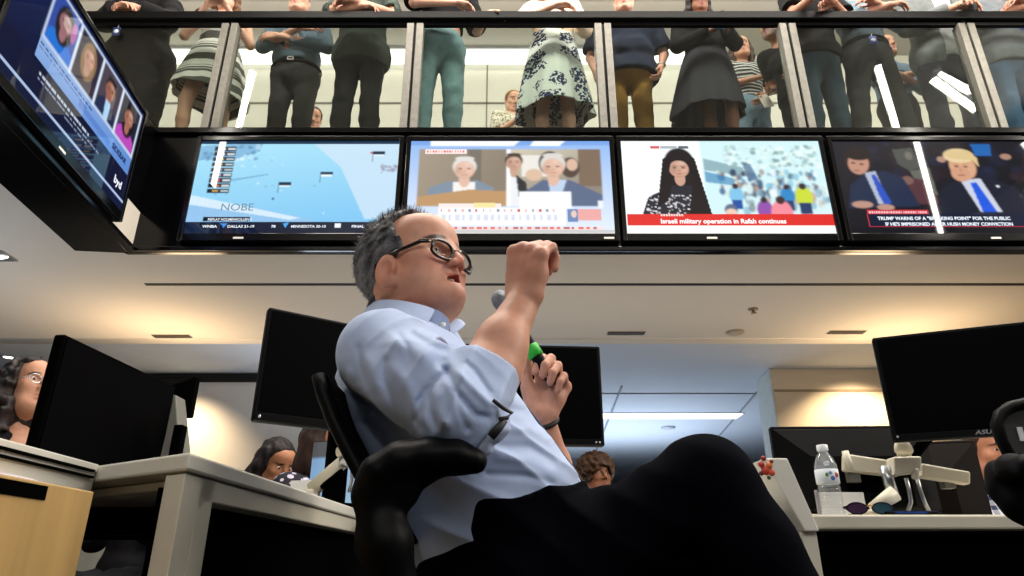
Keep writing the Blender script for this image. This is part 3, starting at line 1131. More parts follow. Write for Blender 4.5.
m_paper = mat('paper_white', '#e6e4e2', 0.8, var=0.02)

m_wood = mat('maple', '#b8965f', 0.5, var=0.12, scale=5)
nt = m_wood.node_tree
for n in nt.nodes:
    if n.type == 'TEX_NOISE':
        mp = nt.nodes.new('ShaderNodeMapping')
        mp.inputs['Scale'].default_value = (6, 6, 0.5)
        tcn = [k for k in nt.nodes if k.type == 'TEX_COORD'][0]
        nt.links.new(tcn.outputs['Object'], mp.inputs['Vector'])
        nt.links.new(mp.outputs['Vector'], n.inputs['Vector'])

# ---- desk whose free corner juts towards the camera
DZ = 0.76
A = V((-0.469, 1.010, 0))
B = V((-0.405, 2.60, 0))
u = V((-0.839, 0.544, 0))
r = (B - A).normalized()
E = A + u * 1.45
dk = thing('desk', 'white desk whose bare corner and square leg stand beside the wooden pedestal', 'desk', (-0.95, 1.8, 0), 0, None)
MB().prism([(A.x, A.y), (B.x, B.y), (-1.7, 2.6), (E.x, E.y)], DZ - 0.026, DZ).build('tabletop', m_white, dk, bevel=0.004, world=True)


def edge_frame(p, d, L, inward, name, deep=0.062):
    """leg with a rail on top and a rounded inner corner, standing along one desk edge"""
    w, rz, rad = 0.050, DZ - deep, 0.045
    prof = [(0, 0), (w, 0), (w, rz - rad)]
    for k in range(7):
        a = R(180 - 90 * k / 6)
        prof.append((w + rad + rad * math.cos(a), rz - rad + rad * math.sin(a)))
    prof += [(L, rz), (L, DZ - 0.028), (0, DZ - 0.028)]
    lo = [p + d * s + V((0, 0, z)) for s, z in prof]
    hi = [q + inward * 0.05 for q in lo]
    return MB().hull(lo, hi).build(name, m_frame, dk, bevel=0.003, world=True)


edge_frame(A + (u + r) * 0.006, r, 1.45, u, 'leg')
edge_frame(A + (u + r) * 0.006 + r * 0.0501, u, 1.3, r, 'rail', 0.042)
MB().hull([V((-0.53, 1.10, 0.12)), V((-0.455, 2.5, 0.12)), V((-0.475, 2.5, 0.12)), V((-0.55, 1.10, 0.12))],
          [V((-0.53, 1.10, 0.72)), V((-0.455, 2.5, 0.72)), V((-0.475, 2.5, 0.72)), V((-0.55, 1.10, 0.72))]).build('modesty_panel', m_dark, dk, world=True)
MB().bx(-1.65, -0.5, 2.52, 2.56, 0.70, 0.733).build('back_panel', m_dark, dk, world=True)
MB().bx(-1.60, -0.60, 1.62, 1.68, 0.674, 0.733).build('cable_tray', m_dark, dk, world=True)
MB().bx(-1.65, -1.60, 2.0, 2.5, 0, DZ - 0.03).build('leg', m_frame, dk, bevel=0.003, world=True)

# ---- return desk on the near side, with grooved edge
rd = thing('desk', 'white return desk with two dark grooves along its edge above the wooden pedestal', 'desk', (-1.2, 0.9, 0))
C1 = A + u * 0.247
MB().prism([(C1.x, C1.y), (C1.x - 1.03, C1.y + 0.66), (-1.7, 0.42), (-0.655, 0.42)], DZ - 0.012, DZ + 0.001).build('tabletop', m_white, rd, bevel=0.002, world=True)
MB().hull([V((C1.x - 0.004, C1.y, DZ - 0.055)), V((-0.659, 0.42, DZ - 0.055)), V((-0.70, 0.42, DZ - 0.055)), V((C1.x - 0.05, C1.y + 0.02, DZ - 0.055))],
          [V((C1.x - 0.004, C1.y, DZ - 0.0125)), V((-0.659, 0.42, DZ - 0.0125)), V((-0.70, 0.42, DZ - 0.0125)), V((C1.x - 0.05, C1.y + 0.02, DZ - 0.0125))]).build('edge_panel', m_white, rd, world=True)
for z in (DZ - 0.010, DZ - 0.020):
    MB().hull([V((C1.x + 0.002, C1.y - 0.01, z - 0.0022)), V((-0.6525, 0.42, z - 0.0022)), V((-0.668, 0.42, z - 0.0022)), V((C1.x - 0.008, C1.y - 0.01, z - 0.0022))],
              [V((C1.x + 0.002, C1.y - 0.01, z + 0.0012)), V((-0.6525, 0.42, z + 0.0012)), V((-0.668, 0.42, z + 0.0012)), V((C1.x - 0.008, C1.y - 0.01, z + 0.0012))]).build('groove', m_dark, rd, world=True)
for x, y in ((-1.62, 0.5), (-1.62, 1.3)):
    MB().bx(x, x + 0.05, y, y + 0.05, 0, DZ - 0.014).build('leg', m_frame, rd, bevel=0.003, world=True)

# ---- wooden pedestal
pd = thing('pedestal_cabinet', 'light maple pedestal cabinet with a handle recess painted dark as shade under the white return desk', 'cabinet', (-0.76, 0.65, 0))
MB().bx(-0.95, -0.578, 0.38, 0.95, 0.05, 0.694).build('body', m_wood, pd, bevel=0.003, world=True)
f = MB().bx(-0.578, -0.56, 0.38, 0.951, 0.40, 0.698).build('drawer', m_wood, pd, bevel=0.002, world=True)
MB().bx(-0.562, -0.5585, 0.38, 0.852, 0.678, 0.694).build('handle', m_dark, f, world=True)  # flat dark strip stands for the shade under the top's overhang
f = MB().bx(-0.578, -0.56, 0.38, 0.951, 0.06, 0.396).build('drawer', m_wood, pd, bevel=0.002, world=True)
MB().bx(-0.562, -0.5585, 0.38, 0.852, 0.372, 0.390).build('handle', m_dark, f, world=True)  # same painted shade strip on the lower drawer
MB().bx(-0.93, -0.60, 0.41, 0.92, 0.0, 0.05).build('plinth', m_dark, pd, world=True)
pa = thing('paper', 'small pale sheet of paper curling on top of the wooden pedestal', 'paper', (-0.59, 0.76, 0.6985))
MB().hull([V((-0.63, 0.60, 0.699)), V((-0.566, 0.60, 0.699)), V((-0.566, 0.845, 0.699)), V((-0.63, 0.80, 0.699))],
          [V((-0.63, 0.60, 0.711)), V((-0.568, 0.60, 0.7105)), V((-0.567, 0.835, 0.7005)), V((-0.63, 0.80, 0.709))]).build('sheet', mat('paper_lilac', '#c9c2c6', 0.8), pa, world=True)

# ---- desk behind the seated man and long desk on the far side
md = thing('desk', 'white desk behind the seated man, hidden by his leg, under the frontal black monitor', 'desk', (0.15, 2.3, 0))
MB().bx(-0.36, 0.68, 1.95, 2.65, 0.72, 0.745).build('tabletop', m_white, md, bevel=0.003, world=True)
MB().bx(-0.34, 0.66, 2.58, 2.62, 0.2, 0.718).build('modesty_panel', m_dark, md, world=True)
for x in (-0.33, 0.60):
    MB().bx(x, x + 0.05, 2.0, 2.05, 0, 0.72).build('leg', m_frame, md, bevel=0.003, world=True)

bd = thing('desk', 'long white bench desk carrying the water bottle and the white monitor arm', 'desk', (1.7, 2.3, 0))
MB().bx(0.80, 2.7, 2.0, 2.72, 0.706, 0.745).build('tabletop', m_edge, bd, bevel=0.006, world=True)
MB().bx(0.80, 2.7, 2.26, 2.30, 0.7455, 0.752).bx(0.80, 2.7, 2.36, 2.40, 0.7455, 0.756).build('cable_rail', m_white, bd, bevel=0.001, world=True)
MB().bx(0.80, 2.7, 2.31, 2.35, 0.7452, 0.7475).build('groove', m_dark, bd, world=True)
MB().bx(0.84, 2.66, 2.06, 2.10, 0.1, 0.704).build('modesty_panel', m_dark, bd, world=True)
q = at(759, 458, 2.0)
ep = MB().hull([V((0.802, 1.98, 0.70)), V((0.842, 1.98, 0.70)), V((0.842, 2.5, 0.70)), V((0.802, 2.5, 0.70))],
               [V((0.722, 2.0, q.z)), V((0.792, 2.0, q.z)), V((0.792, 2.5, q.z)), V((0.722, 2.5, q.z))]).build('end_panel', m_white, bd, bevel=0.004, world=True)
MB().bx(0.80, 0.84, 2.0, 2.6, 0, 0.70).build('leg', m_frame, bd, world=True)
cq = at(767, 470, 1.985)
for k, (dx, dz, rr, cc) in enumerate(((0, 0, .014, '#c8402c'), (.012, .014, .010, '#e07a3c'), (-.010, .016, .010, '#b02f2a'), (.016, -.006, .010, '#d8552f'), (-.002, .034, .008, '#8a2a22'), (.02, .026, .006, '#7a3a2a'), (-.014, -.008, .007, '#5a2a1c'), (.006, -.02, .006, '#3a4a2c'))):
    M_ = Matrix.Rotation(R(90), 3, 'X')
    MB().lathe([(0.001, 0.0), (rr * 0.8, 0.0), (rr, 0.003), (rr * 0.7, 0.006), (0.001, 0.008)], 9, (cq.x + dx, 2.0 - 0.02 * 0 - 0.002, cq.z + dz), M_).build('flower_petal', mat('petal_%d' % k, cc, 0.5), ep, world=True)


# ---- monitors
def monitor(label, a, b, z0, z1, back=False, casing=None, tilt=0.0, stand=None, logo=None, dots=(), band=0.022, panel=None, gname='black monitors on the desks', shell=None):
    """flat monitor standing between the ground points a (viewer's left) and b, seen from the front or the back"""
    a, b = V((*a, 0)), V((*b, 0))
    c = (a + b) / 2
    W, H = (b - a).length, z1 - z0
    t = thing('monitor', label, 'monitor', (c.x, c.y, z0), math.atan2((b - a).y, (b - a).x), gname)
    t.rotation_euler[0] = tilt
    cm = casing or m_plastic
    MB().bx(-W / 2, W / 2, -0.012, 0.018, 0, H).build('casing', cm, t, bevel=0.006)
    if not back:
        MB().bx(-W / 2 + 0.010, W / 2 - 0.010, -0.0145, -0.012, band, H - 0.010).build('screen', panel or m_scr, t)
        MB().bx(-W / 2 + 0.002, W / 2 - 0.002, -0.0165, -0.012, 0.002, band - 0.002).build('chin', mat('chin_black', '#050506', 0.4, var=0.1, spec=0.1), t, bevel=0.001)
        MB().hull([V((-W * .32, 0.018, H * .15)), V((W * .32, 0.018, H * .15)), V((W * .32, 0.018, H * .85)), V((-W * .32, 0.018, H * .85))],
                  [V((-W * .2, 0.05, H * .25)), V((W * .2, 0.05, H * .25)), V((W * .2, 0.05, H * .75)), V((-W * .2, 0.05, H * .75))]).build('back_shell', cm, t, bevel=0.004)
        for x, z, rr in dots:
            MB().lathe([(0.0005, 0), (rr, 0), (rr, 0.002), (0.0005, 0.002)], 12, (x * W / 2, -0.0162, z), Matrix.Rotation(R(90), 3, 'X')).build('button', m_silver, t)
    else:
        MB().hull([V((-W * .49, -0.012, H * .012)), V((W * .49, -0.012, H * .012)), V((W * .49, -0.012, H * .97)), V((-W * .49, -0.012, H * .97))],
                  [V((-W * .30, -0.055, H * .06)), V((W * .30, -0.055, H * .06)), V((W * .30, -0.055, H * .62)), V((-W * .30, -0.055, H * .62))]).build('back_shell', shell or cm, t, bevel=0.004)
        MB().bx(-0.05, 0.05, -0.064, -0.050, H * .22, H * .50).build('mount_plate', m_dark, t, bevel=0.002)
        MB().bx(-W / 2 + 0.010, W / 2 - 0.010, 0.018, 0.0205, band, H - 0.010).build('screen', panel or m_scr, t)
    if logo:
        text_mesh('maker_mark', logo[0], logo[1], mat('mark_grey', '#9a9a9a', 0.4), t, V((logo[2] * W / 2, -0.0172, 0.006)), bold=0.0004, sx=1.3, shear=0.2)
    s = 1 if not back else -1
    if stand is not None:
        y0 = 0.05 * s
        MB().bx(-0.03, 0.03, y0, y0 + 0.035 * s, stand - z0 + 0.012, H * .5).build('stand_column', m_dark, t, bevel=0.004)
        MB().bx(-0.11, 0.11, y0 - 0.07, y0 + 0.10, stand - z0 + 0.0005, stand - z0 + 0.012).build('stand_base', m_dark, t, bevel=0.004)
    return t


monitor('big black monitor seen edge on, tallest of the black shapes beside the curly haired woman', (-1.148, 1.65), (-1.112, 2.19), 0.80, 1.157, casing=m_dark, stand=DZ, dots=())
_mon = monitor('low black monitor on a grey wedge stand just behind the tall edge-on monitor', (-1.52, 2.33), (-1.075, 2.28), 1.075, 1.215, back=True, casing=m_dark, stand=None)
MB().hull([V((-1.10, 2.16, DZ + .001)), V((-0.99, 2.16, DZ + .001)), V((-0.99, 2.26, DZ + .001)), V((-1.10, 2.26, DZ + .001))],
          [V((-1.115, 2.19, 1.13)), V((-1.095, 2.19, 1.13)), V((-1.095, 2.26, 1.13)), V((-1.115, 2.26, 1.13))]).build('stand', m_grey, _mon, bevel=.004, world=True)
MB().bx(-1.05, -1.02, 2.12, 2.155, DZ + .001, 1.02).build('stand_clip', m_dark, _mon, bevel=.004, world=True)
monitor('tilted black monitor behind the seated man, at his back', (-0.687, 1.80), (-0.245, 2.115), 0.965, 1.285, stand=DZ, dots=((-0.95, 0.012, 0.004),), band=0.026)
monitor('black monitor facing the camera beyond the hand with the microphone', (-0.27, 2.0), (0.272, 2.04), 0.938, 1.245, stand=0.745, dots=((0.94, 0.010, 0.003), (0.90, 0.010, 0.003)))
monitor('large black monitor with a maker mark, hanging over the white monitor arm', (1.078, 1.95), (1.60, 1.735), 0.935, 1.243, stand=None, logo=('ASUS', 0.016, -0.30), dots=((-0.96, 0.012, 0.0035),))
monitor('black monitor seen from the back behind the water bottle', (0.842, 2.24), (1.33, 2.22), 0.765, 1.035, back=True, stand=None)
monitor('dark brown monitor back behind the bench desk arm, before the checked shirt', (1.08, 2.52), (1.605, 2.40), 0.755, 1.02, back=True, casing=m_brown, stand=None)

# lit monitor turned away at the seated man's back
c6 = Canvas(64, 48, '#8fb8dc')
c6.grad('#7fa9d4', '#a9cbe6', R(30)).rect(0, 0, 1, .22, '#5b5c60').rect(.15, .62, .52, .66, '#27405e').rect(.2, .75, .24, 1, '#3d6288').rect(.5, .5, .54, 1, '#5d86ae').rect(.70, .3, .74, 1, '#88aed0').blur(1)
lm = thing('lit_monitor', 'lit monitor with a pale blue picture behind the white arm at the man\'s back', 'monitor', (-0.585, 2.42, 0.765), R(-24))
MB().bx(-0.13, 0.16, -0.01, 0.02, 0, 0.262).build('casing', m_plastic, lm, bevel=0.004)
link('screen', screen_mesh('screen', c6, -0.128, 0.158, 0.004, 0.258, -0.0115), screen_mat('screen_gain_75', 0.75), lm)
MB().bx(-0.02, 0.02, 0.02, 0.045, -0.028, 0.15).build('stand_column', m_dark, lm)
MB().bx(-0.08, 0.08, -0.04, 0.09, -0.0295, -0.020).build('stand_base', m_dark, lm)
pq = thing('note_sheet', 'blank white note sheet stuck to the corner of the lit monitor', 'paper', (-0.70, 2.36, 0.85), R(-12))
MB().box((0, 0, 0.005), (0.085, 0.003, 0.05)).build('sheet', mat('sheet_white', '#f4f6f8', 0.7, var=0.01), pq)

# ---- monitor arms
def P_(px, py, Y):
    return at(px, py, Y)


al = thing('monitor_bracket', 'cream monitor arm with wire cable loops at the seated man\'s back', 'monitor arm', (-0.55, 2.02, DZ), 0, 'cream monitor arms')
MB().tube([P_(312, 490, 2.0), P_(344, 461, 1.96)], [0.024, 0.020], 12, squash=(1, .7)).build('lower_arm', m_cream, al, bevel=0.0, world=True)
MB().tube([P_(322, 487, 1.98), P_(342, 471, 1.945)], 0.008, 8).build('arm_inset', m_dark, al, world=True)
MB().lathe([(0.001, -.022), (.022, -.022), (.022, .022), (.001, .022)], 20, P_(347, 459, 1.96)).build('joint', m_silver, al, world=True)
MB().tube([P_(338, 452, 1.95), P_(362, 450, 1.93)], 0.014, 10).build('joint_block', m_cream, al, world=True)
for a in ((350, 352, 349), (362, 366, 362)):
    MB().tube([P_(a[0], 456, 1.92), P_(a[1], 466, 1.92), P_(a[1], 480, 1.92), P_(a[2], 492, 1.93)], 0.0045, 8).build('cable', m_silver, al, world=True)
MB().tube([P_(345, 430, 1.90), P_(341, 438, 1.91), P_(350, 446, 1.92), P_(362, 446, 1.93)], 0.003, 8).build('cable', m_dark, al, world=True)
MB().tube([P_(312, 490, 2.0), V((P_(312, 490, 2.0).x, 2.0, DZ + 0.001))], 0.024, 12).build('base', m_cream, al, world=True)

ar = thing('monitor_bracket', 'cream two-beam monitor arm clamped to the bench desk beside the water bottle', 'monitor arm', (1.17, 2.1, 0.745), 0, 'cream monitor arms')


def beam(p0, p1, h0, h1, Y, name, d=0.035):
    a0, a1 = P_(p0[0], p0[1] - h0 / 2, Y), P_(p1[0], p1[1] - h1 / 2, Y)
    b0, b1 = P_(p0[0], p0[1] + h0 / 2, Y), P_(p1[0], p1[1] + h1 / 2, Y)
    return MB().hull([b0, b1, b1 + V((0, d, 0)), b0 + V((0, d, 0))], [a0, a1, a1 + V((0, d, 0)), a0 + V((0, d, 0))]).build(name, m_cream, ar, bevel=0.006, seg=3, world=True)


beam((846, 462), (900, 469), 17, 15, 2.13, 'beam')
beam((922, 470), (971, 478), 14, 13, 2.13, 'beam')
MB().tube([P_(845, 451, 2.12), P_(850, 471, 2.12)], [0.010, 0.013], 12).build('beam_end', m_cream, ar, world=True)
MB().tube([P_(884, 466, 2.08), P_(893, 494, 2.08)], 0.0155, 18).build('joint_cylinder', m_silver, ar, world=True)
beam((894, 466), (922, 464), 19, 16, 2.05, 'joint_block', 0.05)
beam((914, 473), (920, 474), 10, 12, 2.045, 'joint_tab', 0.02)
MB().tube([P_(872, 509, 2.07), P_(895, 493, 2.06)], [0.016, 0.023], 14, squash=(1, .8)).build('lower_arm', m_cream, ar, world=True)
MB().tube([P_(871, 510, 2.07), V((P_(871, 510, 2.07).x, 2.07, 0.7462))], [0.024, 0.028], 14).build('base', m_cream, ar, world=True)
kn = SDF()
kn.ell(P_(903, 447, 2.1), (0.026, 0.014, 0.022), k=.01)
kn.ell(P_(904, 451, 2.1), (0.028, 0.012, 0.014), k=.01)
sdf_part('knob', kn, 0.003, m_cream, ar)
for a, b in ((898, 900), (909, 911)):
    MB().tube([P_(a, 452, 2.1), P_(b, 460, 2.1)], 0.005, 8).build('knob_stem', m_cream, ar, world=True)
MB().tube([P_(906, 478, 2.1), P_(909, 490, 2.1), P_(911, 502, 2.1), P_(908, 511, 2.12)], 0.006, 8).build('cable', m_silver, ar, world=True)
MB().tube([P_(917, 478, 2.1), P_(920, 490, 2.1), P_(925, 503, 2.1), P_(929, 511, 2.12)], 0.006, 8).build('cable', m_silver, ar, world=True)
for px, py in ((853, 477), (947, 483)):
    MB().box(P_(px, py, 2.165), (0.035, 0.03, 0.035)).build('mount_plate', m_grey, ar, bevel=0.003, world=True)
# upright that carries the big monitor
MB().bx(1.305, 1.345, 1.93, 1.97, 1.02, 1.10).build('monitor_head', m_dark, ar, world=True)
MB().tube([(1.325, 1.96, 1.06), (1.32, 2.07, 1.04), (1.20, 2.12, 0.90)], 0.016, 10).build('upper_arm', m_dark, ar, world=True)

# ---- things on the bench desk
m_pet = glass_mat('bottle_clear', (0.94, 0.96, 0.97, 1), 1.45, 0.05, 2.0)
ntp = m_pet.node_tree
dfu = ntp.nodes.new('ShaderNodeBsdfPrincipled')       # white mixed in to lighten the bottle, in place of reflections
dfu.inputs['Base Color'].default_value = (0.85, 0.88, 0.9, 1)
dfu.inputs['Roughness'].default_value = 0.15
mxp = ntp.nodes.new('ShaderNodeMixShader')
mxp.inputs[0].default_value = 0.16
outp = ntp.nodes['Material Output']
ntp.links.new(outp.inputs['Surface'].links[0].from_socket, mxp.inputs[1])
ntp.links.new(dfu.outputs[0], mxp.inputs[2])
ntp.links.new(mxp.outputs[0], outp.inputs['Surface'])
bt = thing('water_bottle', 'clear plastic water bottle with a white cap and label on the bench desk', 'bottle', (P_(834, 517, 2.06).x, 2.06, 0.7455))
prof = [(0.002, 0.0), (0.026, 0.0), (0.030, 0.004)]
for k in range(9):
    z = 0.008 + k * 0.0085
    prof += [(0.0312, z), (0.0312, z + 0.003), (0.0285, z + 0.005), (0.0285, z + 0.007)]
prof += [(0.0315, 0.088), (0.0315, 0.13), (0.0305, 0.142), (0.024, 0.162), (0.014, 0.178), (0.0125, 0.183), (0.0125, 0.19)]
MB().lathe(prof, 40).build('body', m_pet, bt)
lb = MB().lathe([(0.0318, 0.089), (0.0324, 0.0895), (0.0324, 0.1285), (0.0318, 0.129)], 40).build('label', mat('label_white', '#dfe6ee', 0.5, var=0.05, scale=30), bt)
for dx, dz, rr, cc in ((-.012, .112, .006, '#3f9a4a'), (.002, .102, .0065, '#4a6ab8'), (.013, .111, .0075, '#c25a3a'), (-.003, .117, .005, '#7f9ad0')):
    MB().lathe([(0.0005, 0), (rr, 0), (rr * .9, .0008), (.0005, .001)], 14, (dx, -math.sqrt(.0325 ** 2 - dx * dx), dz), Matrix.Rotation(R(90), 3, 'X')).build('label_spot', mat('spot' + cc[1:], cc, 0.5), lb)
MB().lathe([(0.001, 0.184), (0.0155, 0.184), (0.0158, 0.186), (0.0158, 0.199), (0.0145, 0.201), (0.001, 0.201)], 32).build('cap', mat('cap_white', '#f0f2f4', 0.4, var=0.01), bt)

nb = thing('notebook', 'white notebook leaning upright behind the water bottle', 'notebook', (P_(840, 512, 2.15).x, 2.145, 0.7456))
MB().box((0.01, 0, 0.037), (0.135, 0.006, 0.074)).build('cover', m_paper, nb, bevel=0.001)
MB().box((-0.066, -0.004, 0.040), (0.007, 0.012, 0.08)).build('spine', mat('spine_grey', '#9a9aa0', 0.4), nb, bevel=0.001)
cd = thing('card', 'small white card standing against the end panel of the bench desk', 'card', (P_(786, 512, 2.16).x, 2.16, 0.7455))
MB().box((0, 0, 0.034), (0.036, 0.004, 0.068)).build('sheet', mat('card_blue_white', '#dfe8f2', 0.7, var=0.01), cd)

ph = thing('phone', 'dark phone with a bluish screen lying beside the sunglasses', 'phone', (P_(908, 515, 2.05).x, 2.06, 0.7455))
MB().box((0, 0, 0.006), (0.15, 0.075, 0.009)).build('body', m_plastic, ph, bevel=0.003)
MB().box((-0.005, -0.0378, 0.0065), (0.09, 0.001, 0.005)).box((0, 0, 0.011), (0.14, 0.068, 0.001)).build('screen', mat('phone_blue', '#27407a', 0.15, var=0.2), ph)
sg = thing('sunglasses', 'folded dark sunglasses lying on the bench desk beside the water bottle', 'sunglasses', (P_(872, 515, 2.03).x, 2.035, 0.7455))
ml = mat('lens_purple', '#3d2a44', 0.1, var=0.3, scale=40)
for s, mm in ((-1, ml), (1, mat('lens_teal', '#2d4a58', 0.1, var=0.3, scale=40))):
    pts = [(s * 0.036 + 0.028 * math.cos(a) * (1.0 if abs(math.cos(a)) < .9 else 1.05), 0, 0.019 + 0.0155 * math.sin(a)) for a in [i * math.pi / 10 for i in range(20)]]
    MB().tube(pts, 0.0022, 6, closed=True).build('rim', m_plastic, sg)
    MB().prism([(p[0], p[2]) for p in pts], -0.001, 0.001, 'y').build('lens', mm, sg)
    MB().tube([(s * 0.066, 0, 0.024), (s * 0.066, 0.02, 0.022), (s * 0.02, 0.035, 0.008), (-s * 0.045, 0.04, 0.004)], 0.0025, 6).build('temple', m_plastic, sg)
MB().tube([(-0.01, 0, 0.024), (0, -0.002, 0.027), (0.01, 0, 0.024)], 0.002, 6).build('bridge', mat('bridge_gold', '#b0803a', 0.3, metal=.8), sg)


# ---- office chairs
def chair_base(t, h):
    MB().lathe([(0.03, 0.09), (0.03, h - 0.06), (0.022, h - 0.06), (0.022, h), (0.002, h)], 20).build('column', m_dark, t)
    for k in range(5):
        a = 2 * math.pi * k / 5 + 0.3
        d = V((math.cos(a), math.sin(a), 0))
        l_ = MB().tube([d * 0.02 + V((0, 0, 0.115)), d * 0.30 + V((0, 0, 0.075))], [0.028, 0.018], 8).build('base_spoke', m_plastic, t)
        MB().lathe([(0.001, -0.022), (0.026, -0.022), (0.029, -0.01), (0.029, 0.01), (0.026, 0.022), (0.001, 0.022)], 20, d * 0.30 + V((0, 0, 0.030)), Matrix.Rotation(a + 1.2, 3, 'Z') @ Matrix.Rotation(R(90), 3, 'X')).build('caster', m_dark, l_)


oc = thing('office_chair', 'black office chair the man sits in, with a thick curved armrest', 'chair', (0.03, 1.30, 0), 0)
chair_base(oc, 0.44)
s_ = SDF()
s_.rbox((0.05, 1.30, 0.475), (0.25, 0.24, 0.05), 0.045)
sdf_part('seat', s_, 0.008, m_fabric, oc)
bp_ = [P_(336, 392, 1.20), P_(340, 408, 1.2), P_(349, 432, 1.2), P_(362, 458, 1.2), P_(376, 484, 1.2), P_(393, 512, 1.2), P_(412, 545, 1.2)]
q = MB()
n_ = len(bp_)
outer = [(p.x, p.z) for p in bp_]
inner = [(p.x + 0.012, p.z + 0.004) for p in bp_]
q.prism(outer + inner[::-1], 1.09, 1.51, 'y')
q.build('backrest', m_fabric, oc, bevel=0.004, world=True)
for y_ in (1.085, 1.515):
    MB().tube([(p.x - 0.002, y_, p.z) for p in bp_], 0.011, 8).build('back_frame', m_plastic, oc, world=True)
MB().tube([(bp_[-1].x, 1.30, bp_[-1].z), (-0.06, 1.30, 0.46), (0.02, 1.3, 0.43)], 0.03, 10).build('back_bracket', m_dark, oc, world=True)
for Y0, sgn in ((0.955, 1), (1.60, -1)):
    s_ = SDF()
    pts = [P_(372, 497, 0.98), P_(384, 478, 0.98), P_(405, 466, 0.98), P_(432, 461, 0.98), P_(458, 460, 0.98), P_(476, 464, 0.98)]
    pts = [V((p.x, Y0, p.z)) for p in pts]
    s_.chain(pts, [0.020, 0.027, 0.028, 0.026, 0.022, 0.017], 0.012, sq=((0, 1, 0), 0.62))
    s_.chain([V((pts[0].x + 0.01, Y0, pts[0].z)), V((pts[0].x + 0.025, Y0, pts[0].z - 0.06)), V((pts[0].x + 0.05, Y0 + 0.03 * sgn, pts[0].z - 0.16))], [0.026, 0.034, 0.030], 0.02)
    s_.chain([V((pts[1].x, Y0, pts[1].z - 0.015)), V((pts[2].x + 0.005, Y0, pts[2].z - 0.04))], [0.022, 0.020], 0.02)
    s_.chain([V((pts[2].x - 0.005, Y0, pts[2].z - 0.02)), V((pts[3].x - 0.01, Y0, pts[3].z - 0.02))], [0.022, 0.014], 0.02)
    ap = sdf_part('armrest', s_, 0.005, m_plastic, oc)
    MB().tube([(pts[0].x + 0.05, Y0 + 0.03 * sgn, pts[0].z - 0.14), (pts[0].x + 0.12, Y0 + 0.10 * sgn, 0.47), (0.02, Y0 + 0.2 * sgn, 0.43)], 0.02, 10).build('arm_post', m_dark, ap, world=True)

c2_ = thing('office_chair', 'black mesh-back office chair cut by the picture edge beside the checked shirt man', 'chair', (1.32, 1.42, 0), 0)
chair_base(c2_, 0.50)
s_ = SDF()
s_.rbox((1.32, 1.38, 0.53), (0.25, 0.24, 0.05), 0.045)
sdf_part('seat', s_, 0.01, m_fabric, c2_)
fr = [P_(1016, 470, 1.5), P_(1010, 455, 1.5), P_(1002, 440, 1.5), P_(997, 425, 1.5), P_(1000, 414, 1.5), P_(1010, 407, 1.5), P_(1026, 403, 1.5)]
cx = 1.34
full = fr + [V((2 * cx - p.x, p.y, p.z)) for p in fr[::-1]]
MB().tube(full, 0.0125, 12, closed=True, squash=(1, 1.3)).build('back_frame', m_plastic, c2_, world=True)
me_ = mat('chair_mesh', '#08080a', 0.7, var=0.5, scale=200, bump=0.3)
MB().prism([(p.x, p.z) for p in full], 1.497, 1.505, 'y').build('back_mesh', me_, c2_, world=True)
MB().box(P_(1021, 434, 1.49), (0.012, 0.002, 0.030)).build('tag', mat('tag_white', '#c8cacc', 0.6), c2_, world=True)
MB().tube([(1.34, 1.53, 0.80), (1.34, 1.58, 0.65), (1.33, 1.45, 0.48)], 0.03, 10).build('back_bracket', m_dark, c2_, world=True)
for Y0, off in ((1.34, 0.0), (1.34, 0.52)):
    s_ = SDF()
    o_ = V((off, 0, 0))
    pts = [P_(997, 470, 1.36) + o_, P_(1012, 468, 1.30) + o_, P_(1030, 466, 1.24) + o_]
    s_.chain(pts, [0.018, 0.022, 0.022], 0.02)
    s_.chain([P_(998, 474, 1.37) + o_, P_(1004, 488, 1.36) + o_, P_(1020, 505, 1.34) + o_, P_(1040, 520, 1.34) + o_], [0.018, 0.026, 0.028, 0.026], 0.02)
    s_.chain([P_(1012, 480, 1.36) + o_, P_(1026, 490, 1.34) + o_], [0.03, 0.04], 0.02)
    ap = sdf_part('armrest', s_, 0.006, m_plastic, c2_)
    p = P_(1040, 520, 1.34) + o_
    MB().tube([p, (p.x + 0.02 if off == 0 else p.x - 0.02, 1.38, 0.55), (1.32, 1.40, 0.49)], 0.02, 10).build('arm_post', m_dark, ap, world=True)

# low pale cabinet glimpsed under the corner desk
lc = thing('low_cabinet', 'low pale cabinet glimpsed in the dark under the corner desk', 'cabinet', (-2.3, 4.4, 0))
MB().bx(-4.5, -1.4, 4.3, 4.8, 0.04, 0.82).build('body', mat('cabinet_pale', '#8f8d80', 0.6), lc, world=True)
for x in (-4.48, -3.86, -3.24, -2.62, -2.0):
    MB().bx(x, x + 0.60, 4.285, 4.3, 0.06, 0.80).build('door', mat('cabinet_pale_door', '#96948a', 0.6), lc, bevel=0.002, world=True)
# ================================================================== people: shared shapes
m_skin = pigment_mat('skin', 0.5, sss=0.12, spec=0.35, bump=0.06, bscale=260)
m_hair = pigment_mat('hair', 0.55, spec=0.3, bump=0.5, bscale=180)
m_eye = pigment_mat('eye', 0.12, spec=0.5)
c3_ = lambda h: np.array(col(h)[:3])


